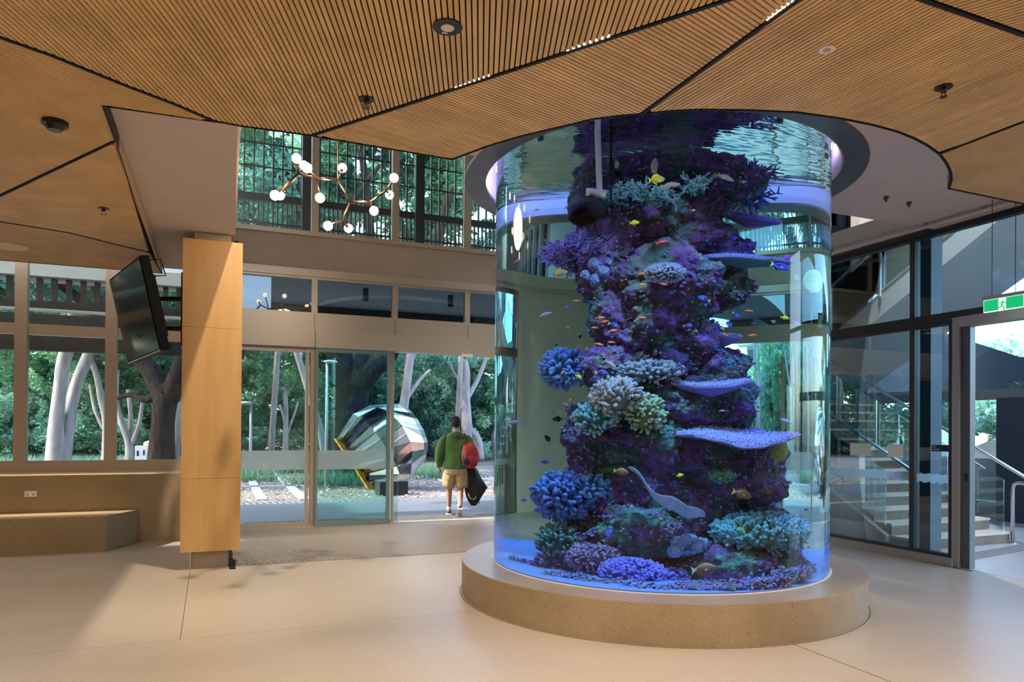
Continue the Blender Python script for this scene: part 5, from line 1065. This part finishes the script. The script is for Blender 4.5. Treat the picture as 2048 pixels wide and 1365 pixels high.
def plate(px, py, rx, ry, off, label, m, tilt=0, ns=1300, th=.022, nub=.017, depth=None, wav=.10):
    c, RX, RZ = basis(px, py, off, rx, ry); RYd = depth if depth else RX*.6; t = thing('plate_coral', tuple(c), label, 'coral', 'flat plate corals' if False else None)
    nn, rg = 72, 14; V = []; Fc = []; T = []
    def rad(w): return 1+wav*math.sin(3*w+px)+wav*.6*math.sin(7*w+px*.3)+wav*.35*math.sin(13*w)
    def hgt(x, y): return .02*math.sin(x*7+px)+.014*math.sin(y*9)+x*tilt-y*RZ/max(.1, RYd)*1.0
    for s_ in (0, 1):
        for i in range(rg+1):
            for j in range(nn):
                w = 2*PI*j/nn; k_ = i/rg*rad(w); x, y_ = RX*k_*math.cos(w), RYd*k_*math.sin(w); z_ = hgt(x, y_)-(s_*(th+(1-i/rg)*.09)*(1 if i < rg else .3)); V.append(np.array([x, y_, z_])@B3+c); T.append(.7 if i == rg else .12)
    for s_ in (0, 1):
        o_ = s_*(rg+1)*nn
        for i in range(rg):
            for j in range(nn):
                f_ = [o_+i*nn+j, o_+i*nn+(j+1) % nn, o_+(i+1)*nn+(j+1) % nn, o_+(i+1)*nn+j]; Fc.append(f_ if s_ else f_[::-1])
    for j in range(nn): Fc.append([rg*nn+j, rg*nn+(j+1) % nn, (2*rg+1)*nn+(j+1) % nn, (2*rg+1)*nn+j])
    mesh('plate', V, Fc, m, t, True, T); V = []; Fc = []; T = []
    for i in range(ns):
        w = rc.random()*2*PI; k_ = rc.random()**.5*.98*rad(w); x, y_ = RX*k_*math.cos(w), RYd*k_*math.sin(w)
        capsule(V, Fc, T, np.array([x, y_, hgt(x, y_)-.004])@B3+c, (np.array([0, 0, 1])+rc.normal(size=3)*.25)@B3, nub*(1+.9*rc.random()), nub*.36, 5, .5)
    mesh('nubs', V, Fc, m, t, True, T, kind='stuff'); return t
TEAL = tipmat('coral_teal', (.04, .16, .17), (.42, .66, .74)); PURP = tipmat('coral_purple', (.09, .04, .22), (.40, .32, .72)); BLUE = tipmat('coral_blue', (.03, .07, .24), (.22, .38, .80)); BLUD = tipmat('coral_deep_blue', (.015, .03, .14), (.12, .22, .62)); PALE = tipmat('coral_pale', (.20, .17, .16), (.80, .72, .78)); OLIVE = tipmat('coral_olive', (.16, .15, .03), (.52, .60, .50)); AQUA = tipmat('coral_aqua', (.13, .20, .07), (.20, .48, .72)); LILA = tipmat('coral_lilac', (.14, .08, .35), (.72, .64, 1)); MAUV = tipmat('coral_mauve', (.10, .05, .12), (.42, .26, .50)); YELL = tipmat('coral_yellow', (.22, .18, .03), (.66, .60, .14)); VIO = tipmat('coral_violet', (.08, .05, .42), (.38, .30, .95))
coral('staghorn', 1255, 385, 55, 28, .75, 'teal staghorn coral left of the yellow fish near the top', TEAL, 26, .095, .012, direc=(-.3, .5, .6))
coral('staghorn', 1312, 392, 45, 26, .80, 'teal staghorn coral below the yellow fish near the top', TEAL, 22, .09, .012, direc=(.2, .6, .5))
coral('staghorn', 1388, 372, 40, 24, .70, 'teal staghorn coral with upright tips right of the silver fish near the top', TEAL, 18, .095, .012, direc=(.1, .3, .9))
coral('staghorn', 1488, 345, 42, 42, .15, 'dark purple bushy coral at the top right of the reef', PURP, 34, .12, .013, direc=(.8, .2, .5))
coral('staghorn', 1500, 400, 34, 24, .20, 'sparse dark branching coral hanging below the purple bush at the top right', BLUD, 9, .12, .010, direc=(.9, .1, -.5))
coral('staghorn', 1128, 508, 50, 38, .55, 'spiky purple blue coral reaching left at the upper left', PURP, 46, .13, .013, direc=(-.9, .3, .25))
plate(1492, 432, 66, 10, .05, 'shadowed plate coral sticking out to the right below the purple bush', PURP, tilt=-.16, ns=700)
plate(1485, 517, 98, 11, .25, 'long green edged plate coral beside two blue fish on the upper right', tipmat('coral_green_violet', (.02, .20, .16), (.50, .42, .85)), tilt=-.03)
plate(1425, 765, 82, 10, .55, 'narrow white dotted plate coral in the middle right', LILA)
plate(1480, 872, 115, 17, .70, 'widest lilac plate coral on the lower right', LILA, ns=2000, tilt=-.02)
plate(1448, 672, 34, 5, .3, 'small pale plate coral at the right of the narrow waist', LILA, ns=220)
coral('knobby', 1128, 738, 44, 40, .45, 'round dark blue knobby coral at the middle left', BLUE, 230, .065, .017, .1)
coral('finger', 1232, 795, 52, 38, .75, 'pale pinkish finger coral in the middle of the reef', PALE, 170, .06, .014, .5)
coral('finger', 1190, 838, 42, 34, .70, 'teal finger coral lower left of the pale finger coral', TEAL, 130, .055, .014, .4)
coral('finger', 1292, 828, 36, 44, .70, 'olive yellow finger coral right of the pale finger coral', OLIVE, 120, .05, .014, .3)
coral('finger', 1300, 745, 70, 20, .6, 'grey blue finger coral crest above the pale finger coral', tipmat('coral_grey', (.10, .10, .16), (.55, .55, .68)), 120, .05, .014, .5)
coral('knobby', 1128, 992, 62, 46, .55, 'large deep blue knobby coral at the lower left', BLUD, 230, .085, .022, .2)
coral('knobby', 1180, 975, 36, 24, .6, 'small blue knobby coral behind the large lower left one', BLUE, 90, .055, .015, .3)
coral('knobby', 1118, 1082, 44, 34, .6, 'dark teal knobby coral under the large lower left coral', tipmat('coral_dark_teal', (.02, .06, .06), (.12, .30, .32)), 150, .06, .014, .2)
coral('finger', 1530, 1068, 104, 40, .68, 'big blue and green finger coral spreading at the lower right', AQUA, 560, .065, .015, .7)
coral('knobby', 1265, 1148, 78, 38, .95, 'lumpy violet coral on the tank floor at the front', VIO, 420, .028, .013, .2)
coral('knobby', 1190, 1118, 66, 36, .80, 'mauve crusty coral left of the violet coral', MAUV, 340, .03, .011, .2)
coral('knobby', 1345, 1160, 40, 28, .85, 'small violet coral mound right of the front violet coral', VIO, 160, .026, .012, .2)
coral('knobby', 1060, 1136, 34, 10, .5, 'low dark violet coral strip at the left edge of the tank floor', VIO, 70, .022, .012, .2)
coral('knobby', 1330, 548, 46, 22, .85, 'pale blue grey crusty coral on the middle boulder', tipmat('coral_crust', (.10, .12, .20), (.50, .55, .80)), 320, .022, .011, .3)
coral('knobby', 1375, 1090, 42, 20, .75, 'pale blue bubble coral left of the big finger coral', tipmat('coral_bubble', (.08, .14, .30), (.35, .45, .85)), 70, .03, .026, .2)
coral('staghorn', 1442, 715, 24, 22, .2, 'small dark branching coral above the narrow plate coral', BLUD, 14, .05, .013, direc=(.8, .2, .5))
coral('knobby', 1445, 952, 28, 14, .6, 'dim green mushroom coral below the widest plate', tipmat('coral_dim_green', (.02, .08, .05), (.10, .26, .16)), 50, .022, .022, .2)
def lobe(name, px, py, rx, ry, off, label, m, amp=.1, cat='coral', sub=5):
    o = rock(name, px, py, rx, ry, off, m, None, amp, .5); return tag(o, label, cat)
LOB = mat('lobe_blue', (.12, .15, .34), .7, col2=(.05, .07, .18), scale=20, bump=1, bscale=50); YB = mat('brain_yellow', (.50, .44, .08), .7, col2=(.20, .26, .10), scale=40, bump=1, bscale=60); BLK = mat('pump_black', (.002, .002, .003), .9, spec=.05); MSH = mat('round_blue', (.25, .32, .62), .8, bump=1, bscale=40)
for (px, py, rx, lb) in ((1188, 530, 12, 'top left'), (1206, 545, 13, 'right'), (1170, 552, 11, 'left'), (1190, 562, 12, 'bottom'), (1215, 525, 9, 'small upper right')):
    lobe('lobed_coral', px, py, rx, rx*1.15, .85, 'rounded blue lobed coral, %s one of the cluster at the upper left boulder' % lb, LOB, .25)
lobe('brain_coral', 1559, 901, 18, 22, .55, 'yellow green brain coral under the right end of the widest plate', YB, .1)
lobe('round_coral', 1546, 1003, 14, 17, -.2, 'soft pale blue round coral behind the lower right rocks', MSH, .2)
for px, py, rx, lb in ((1372, 1078, 12, 'upper'), (1395, 1092, 11, 'right'), (1350, 1104, 16, 'front')): lobe('round_coral', px, py, rx, rx*.8, .9, 'round blue coral head, %s one beside the big finger coral' % lb, MSH, .2)
for px, py, ry, lb in ((1309, 331, 11, 'larger white feathery sponge near the top of the reef'), (1233, 330, 6, 'smaller white feathery sponge near the top of the reef')):
    lobe('sponge', px, py, ry*.6, ry, .75, lb, mat('sponge_white', (.62, .55, .42), .8, bump=1, bscale=60), .9, 'sponge')
# wavy leaf coral
t = thing('leaf_coral', tuple(tp(1330, 985, .9)), 'pale blue wavy leaf coral slanting down across the lower middle', 'coral')
pts = [(1254, 936), (1272, 940), (1285, 960), (1300, 985), (1322, 996), (1345, 994), (1360, 1006), (1378, 1018), (1395, 1018), (1410, 1030)]; V = []; Fc = []
for i, (x, y_) in enumerate(pts):
    w_ = 3+24*math.sin(PI*(i+.3)/(len(pts)))
    for j in range(5): k_ = j/4; q = tp(x+k_*w_*.35*(1 if i < 5 else .3), y_-2+k_*w_*(1.2 if i > 4 else .9), 1.02-.16*k_+.03*math.sin(i*2.0)); V.append(tuple(q))
for i in range(len(pts)-1):
    for j in range(4): Fc.append([i*5+j, i*5+j+1, (i+1)*5+j+1, (i+1)*5+j])
o = mesh('leaf', V, Fc, mat('leaf_coral_blue', (.52, .62, .80), .6, noise=.3, scale=30), t, True); sm = o.modifiers.new('s', 'SOLIDIFY'); sm.thickness = .012; ss = o.modifiers.new('ss', 'SUBSURF'); ss.levels = 2; ss.render_levels = 2
# pump and pipe
t = thing('circulation_pump', tuple(tp(1180, 425, .75)), 'white pipe with a black pump hanging at the upper left of the reef', 'pump'); WP = mat('pipe_white', (.80, .76, .86), .35)
MB().tube([tp(1195, 240, .95), tp(1195, 250, .95)+Vector((0, 0, -.02)), tp(1199, 383, .95)], .024, 14).build('pipe', WP, t, True)
MB().tube([tp(1178, 385, .97), tp(1212, 389, .97)], .036, 14).build('tee', WP, t, True); MB().tube([tp(1172, 386, 1.0), tp(1180, 386, 1.0)], .04, 14).build('cap', WP, t, True)
MB().tube([tp(1186, 400, .9), tp(1165, 425, .9), tp(1150, 446, .9)], [.13, .15, .07], 16).build('pump_body', BLK, t, True)
MB().tube([tp(1222, 250, .9), tp(1222, 400, .9), tp(1238, 430, .95), tp(1236, 460, .95), tp(1215, 482, .95), tp(1196, 470, .95), tp(1192, 440, .95)], .008, 6).build('cable', BLK, t, True)

# ------------------------------------------------------------------ fish
def fishmesh(name, prof, thick, m, parent=None):
    """prof: (x, top, bottom) along the body, nose at +x; unit length"""
    V = []; Fc = []; n = 12
    for (x, a_, b_) in prof:
        c = (a_+b_)/2; h = (a_-b_)/2
        for j in range(n): w = 2*PI*j/n; V.append((x, thick*h*1.0*math.sin(w)*(1 if h > .02 else .6), c+h*math.cos(w)))
    for i in range(len(prof)-1):
        for j in range(n): Fc.append([i*n+j, i*n+(j+1) % n, (i+1)*n+(j+1) % n, (i+1)*n+j])
    Fc += [list(range(n))[::-1], [(len(prof)-1)*n+j for j in range(n)]]; return mesh(name, V, Fc, m, parent, True)
SL = [(-.34, .025, -.025), (-.2, .07, -.06), (0, .125, -.11), (.2, .13, -.12), (.36, .09, -.09), (.47, .03, -.035), (.5, .005, -.01)]
DP = [(-.34, .035, -.035), (-.22, .13, -.12), (-.05, .22, -.20), (.15, .24, -.22), (.32, .17, -.17), (.44, .07, -.08), (.5, .01, -.03)]
def fin(name, pts, m, parent, y=0.0): return mesh(name, [(p[0], y, p[1]) for p in pts], [list(range(len(pts)))], m, parent)
fm = {}
def fc(n, c, e=0): return mat('fish_'+n, c, .4, spec=.5)
OR, PK, LI, BL, YE, SV_, BK, WH, RD, BR, PU = fc('orange', (.85, .24, .05)), fc('pink', (.80, .30, .30)), fc('lilac', (.62, .50, .80)), fc('blue', (.08, .10, .75)), fc('yellow', (.85, .70, .04)), fc('silver', (.72, .68, .72)), fc('black', (.01, .01, .015)), fc('white', (.85, .85, .85)), fc('red', (.40, .03, .05)), fc('brown', (.22, .10, .07)), fc('violet', (.35, .12, .65))
KIND = {'anthias': (SL, .55, OR, OR), 'pink': (SL, .55, PK, PK), 'lilac': (SL, .55, LI, LI), 'tang': (DP, .38, BL, YE), 'yellow': (DP, .4, YE, YE), 'fusilier': (SL, .5, SV_, YE), 'damsel': (DP, .45, WH, BK), 'dark': (DP, .45, BK, BK), 'red': (SL, .6, RD, RD), 'brown': (DP, .4, BR, YE), 'violet': (DP, .4, PU, PU), 'rabbit': (DP, .38, YE, YE), 'angel': (DP, .4, YE, PU), 'surgeon': (DP, .4, BR, WH), 'silver': (SL, .55, SV_, SV_)}
def fishproto(k):
    pr, th_, m, tm = KIND[k]; r_ = empty('fish'); fishmesh('body', pr, th_, m, r_); deep = pr is DP; T = .30 if deep else .20
    fin('tail_fin', [(-.32, .03), (-.50, T*.62), (-.44, 0), (-.50, -T*.62), (-.32, -.03)], tm, r_)
    h = .24 if deep else .13
    fin('dorsal_fin', [(.22, h*.75), (.10, h*1.35), (-.15, h*1.15), (-.30, h*.45), (-.28, .03), (0, h*.6)], m if k not in ('tang',) else BK, r_); fin('anal_fin', [(.0, -h*.6), (-.05, -h*1.25), (-.25, -h*.8), (-.28, -.03)], m if k != 'tang' else BK, r_)
    for s_ in (-1, 1):
        ell('eye', (.39, s_*.035 if not deep else s_*.040, .03 if not deep else .04), (.018, .012, .018), BK, r_, 8)
        fin('side_fin', [(.18, -.02), (.06, .03), (.04, -.07)], tm if k != 'damsel' else m, r_, s_*(.075 if not deep else .095))
    def band(x0, x1, mm, nm='band', sc_=1.04):
        pb = []
        for t in (0, .5, 1):
            x = x0+(x1-x0)*t
            for i in range(len(pr)-1):
                if pr[i][0] <= x <= pr[i+1][0]: f_ = (x-pr[i][0])/(pr[i+1][0]-pr[i][0]); pb.append((x, (pr[i][1]*(1-f_)+pr[i+1][1]*f_)*sc_, (pr[i][2]*(1-f_)+pr[i+1][2]*f_)*sc_)); break
        fishmesh(nm, pb, th_*1.03, mm, r_)
    if k == 'tang':
        for s_ in (-1, 1): ell('side_marking', (-.03, s_*.062, .06), (.20, .035, .055), BK, r_, 12)
    if k == 'damsel': band(.20, .33, BK); band(-.05, .08, BK); band(-.30, -.18, BK)
    if k == 'angel':
        for i in range(5): band(.30-i*.12, .30-i*.12-.05 if False else .34-i*.12, PU)
    if k == 'rabbit': band(.22, .49, WH, 'white_face'); 
    if k == 'surgeon': band(-.34, -.28, YE)
    return r_
PROTO = {}
LOC = {'anthias': 'small orange fish', 'pink': 'small pink fish', 'lilac': 'slender lilac fish', 'tang': 'blue fish with a yellow tail', 'yellow': 'yellow fish', 'fusilier': 'silver fish with a yellow tail', 'damsel': 'black and white banded fish', 'dark': 'small black fish', 'red': 'dark red fish', 'brown': 'brownish fish', 'violet': 'small violet fish', 'rabbit': 'yellow fish with a white face', 'angel': 'violet and yellow striped fish', 'surgeon': 'dark brown fish with a white tail', 'silver': 'pale silvery fish'}
# kind, px, py, length px, heading (deg, 0 = right), tilt, depth, where
FISH = [('rabbit', 1313, 359, 38, 0, 8, 1.1, 'above the teal staghorn coral'), ('fusilier', 1340, 371, 42, 0, 5, 1.1, 'just under the yellow fish near the top'), ('fusilier', 1451, 355, 38, 0, -25, .9, 'left of the purple bush at the top right'), ('silver', 1487, 364, 18, 0, -10, .7, 'inside the purple bush at the top right'),
('pink', 1135, 414, 16, 0, 25, .5, 'left of the black pump'), ('pink', 1074, 420, 12, 180, 0, .2, 'against the white band at the upper left'), ('yellow', 1269, 446, 20, 0, 5, 1.1, 'below the teal staghorn corals'), ('yellow', 1387, 421, 9, 180, 0, .9, 'tiny, right of the teal staghorn corals'), ('red', 1325, 485, 28, 0, 5, 1.0, 'before the dark upper boulder'),
('tang', 1465, 475, 20, 0, -40, .3, 'below the shadowed plate coral'), ('brown', 1462, 487, 16, 180, 30, .2, 'under the blue fish below the shadowed plate'), ('pink', 1511, 502, 12, 180, 60, 0, 'above the long green plate coral'), ('tang', 1560, 533, 40, 0, -18, .4, 'under the tip of the long green plate coral'), ('violet', 1574, 516, 20, 0, 25, .5, 'at the tip of the long green plate coral'),
('angel', 1120, 547, 30, 0, 12, .8, 'under the spiky coral at the upper left'), ('pink', 1576, 468, 10, 0, 60, 0, 'upper right, in open water'), ('lilac', 1034, 522, 16, 0, 25, .2, 'left of the spiky coral'), ('violet', 1165, 579, 11, 0, 20, .8, 'at the upper left boulder foot'), ('pink', 1153, 602, 17, 180, 0, .6, 'left of the waist, upper'), ('dark', 1168, 603, 15, 0, -15, .6, 'beside the pink fish left of the waist'),
('violet', 1134, 614, 11, 180, 0, .5, 'in open water left of the waist'), ('lilac', 1091, 629, 28, 180, -15, .4, 'largest one in the open water on the left'), ('damsel', 1137, 656, 14, 180, 0, .4, 'in open water left of the waist'), ('dark', 1160, 674, 12, 0, 60, .5, 'left of the waist, lower'), ('dark', 1113, 691, 9, 0, 50, .3, 'above the round blue coral'), ('pink', 1100, 673, 12, 0, 80, .2, 'left of the round blue coral'), ('pink', 1062, 687, 10, 180, 40, .1, 'near the left wall, middle'),
('anthias', 1283, 548, 19, 0, 0, 1.1, 'upper one beside the pale crusty coral'), ('anthias', 1285, 570, 20, 180, 0, 1.1, 'lower one beside the pale crusty coral'), ('pink', 1327, 569, 15, 0, -12, 1.1, 'under the pale crusty coral'), ('anthias', 1201, 636, 20, 0, 0, 1.0, 'upper left of the waist'), ('anthias', 1207, 644, 21, 0, 8, 1.0, 'left of the waist beside a blue fish'), ('tang', 1227, 650, 24, 0, -20, 1.0, 'in the orange shoal at the waist'), ('anthias', 1189, 656, 15, 180, 0, .9, 'at the left edge of the waist'), ('anthias', 1226, 662, 19, 0, 8, 1.0, 'below the blue fish at the waist'), ('anthias', 1284, 636, 19, 0, 0, 1.1, 'in the middle of the waist'),
('anthias', 1198, 689, 20, 0, -15, .9, 'lower left of the waist'), ('anthias', 1223, 685, 16, 180, 5, .9, 'low in the middle of the waist'), ('anthias', 1157, 692, 12, 0, 0, .6, 'over the round blue coral'), ('silver', 1221, 728, 32, 0, -40, 1.0, 'largest, above the pale finger coral'), ('tang', 1203, 746, 28, 0, 0, 1.1, 'above the pale finger coral'), ('yellow', 1157, 754, 16, 0, -35, .9, 'at the right edge of the round blue coral'), ('pink', 1125, 746, 15, 0, 50, .9, 'in front of the round blue coral'), ('brown', 1153, 720, 9, 180, 0, .8, 'tiny, above the round blue coral'),
('lilac', 1130, 808, 16, 0, -25, .5, 'under the round blue coral, right'), ('pink', 1119, 804, 12, 180, 20, .4, 'under the round blue coral, left'), ('pink', 1107, 825, 11, 0, -80, .3, 'diving, under the round blue coral'), ('dark', 1115, 839, 24, 180, 0, .4, 'left of the teal finger coral'), ('lilac', 1026, 845, 28, 0, 8, .1, 'by the left wall, middle'), ('pink', 1062, 858, 12, 0, 25, .2, 'near the left wall below the lilac fish'), ('silver', 1208, 808, 26, 0, -20, 1.1, 'in front of the pale finger coral'), ('anthias', 1140, 801, 10, 0, 60, .6, 'tiny, right of the round blue coral foot'), ('lilac', 1041, 854, 13, 180, 0, .2, 'lower one by the left wall'),
('tang', 1408, 598, 28, 180, 25, .8, 'in front of the upper right boulder'), ('pink', 1603, 559, 14, 0, 55, 0, 'by the right wall under the long plate'), ('pink', 1500, 583, 12, 180, 15, .2, 'right of the upper boulder'), ('anthias', 1497, 622, 19, 180, 0, .3, 'in open water right of the waist, upper'), ('tang', 1472, 630, 20, 0, -45, .4, 'darker one right of the waist'), ('tang', 1458, 648, 22, 0, -70, .5, 'steeply swimming right of the waist'), ('dark', 1425, 644, 13, 0, 20, .4, 'at the right edge of the waist'), ('pink', 1506, 647, 10, 180, 0, .2, 'tiny, right of the waist'), ('damsel', 1547, 644, 14, 180, 35, .2, 'in open water on the right'), ('yellow', 1570, 636, 19, 0, -12, .2, 'in open water near the right wall'), ('violet', 1593, 647, 16, 0, -45, .1, 'near the right wall'), ('anthias', 1505, 671, 20, 180, -8, .3, 'in open water right of the small plate'), ('anthias', 1451, 670, 14, 0, -15, .6, 'in front of the small plate'), ('anthias', 1445, 658, 13, 0, -35, .6, 'just above the small plate'), ('tang', 1376, 652, 20, 0, 0, .9, 'in front of the right side of the waist'),
('damsel', 1497, 724, 11, 0, 30, .2, 'right of the small dark branching coral'), ('yellow', 1511, 746, 10, 180, 0, .2, 'tiny, right of the narrow plate coral'), ('violet', 1519, 781, 14, 0, 25, .3, 'right end of the narrow plate coral'), ('silver', 1573, 843, 28, 180, 25, .4, 'above the right end of the widest plate'), ('pink', 1445, 822, 14, 180, 0, .9, 'between the two right plate corals'),
('dark', 1095, 878, 20, 180, 60, .3, 'large round one at the lower left'), ('violet', 1090, 925, 18, 180, 0, .2, 'above the large lower left coral'), ('damsel', 1122, 929, 8, 0, 0, .4, 'tiny, above the large lower left coral'), ('brown', 1242, 944, 32, 0, -8, 1.1, 'left of the wavy leaf coral'), ('violet', 1048, 1001, 13, 180, 0, .1, 'left of the large lower left coral'), ('red', 1104, 1061, 22, 180, 5, .5, 'between the two lower left corals'), ('tang', 1215, 1072, 34, 0, 55, 1.15, 'climbing above the mauve crusty coral'), ('brown', 1484, 989, 42, 0, -18, .9, 'before the dark cave under the widest plate'), ('silver', 1586, 927, 17, 180, 0, .4, 'beside the brain coral'), ('surgeon', 1408, 1139, 54, 0, 10, 1.15, 'near the tank floor at the front'), ('violet', 1612, 1020, 10, 0, 0, .1, 'near the lower right wall'), ('yellow', 1360, 951, 15, 0, 15, 1.0, 'above the wavy leaf coral')]
def link_copy(o, parent=None):
    c = o.copy(); COL.objects.link(c); c.parent = parent; return c
for (k, px, py, ln, hd_, tl, off, where) in FISH:
    p = tp(px, py, off, 1.42); l = (tp(px+ln/2, py, off)-tp(px-ln/2, py, off)).length; l = min(l, ln*.0065)
    if k not in PROTO: PROTO[k] = fishproto(k); o = PROTO[k]
    else:
        o = link_copy(PROTO[k])
        for c_ in PROTO[k].children: 
            pass
        for c_ in [q for q in bpy.data.objects if q.parent == PROTO[k]]: link_copy(c_, o)
    yw = math.atan2(LT.y, LT.x)+(PI if hd_ == 180 else 0)+rc.normal()*.25
    o.location = p; o.scale = (l, l, l); o.rotation_euler = (0, -math.radians(tl)*(1 if hd_ == 0 else 1), yw); tag(o, LOC[k]+' '+where, 'fish', 'fish in the aquarium')
# encrusting growth over the rocks
pts_ = []
for o in [q for q in bpy.data.objects if q.parent == rf and q.name.startswith('rock')]:
    A_ = np.empty(len(o.data.vertices)*3); o.data.vertices.foreach_get('co', A_); A_ = A_.reshape(-1, 3); c_ = A_.mean(0); k_ = rc.choice(len(A_), 170 if len(A_) < 20000 else 330, replace=False)
    for p in A_[k_]: 
        d = p-c_; d /= np.linalg.norm(d)
        if d@np.array(AX) < .35: pts_.append((p, d))
for k, (m_c, hl, hr) in enumerate(((PURP, .020, .010), (tipmat('growth_rust', (.10, .04, .02), (.38, .20, .10)), .014, .012), (TEAL, .016, .008), (MAUV, .024, .012), (BLUD, .022, .013))):
    V = []; Fc = []; T = []
    for p, d in pts_[k::5]:
        for _ in range(2): capsule(V, Fc, T, p-d*.008+rc.normal(size=3)*.012, d+rc.normal(size=3)*.4, hl*(.6+rc.random()), hr*(.5+.8*rc.random()), 5)
    mesh('encrusting_growth', V, Fc, m_c, rf, True, T, kind='stuff')
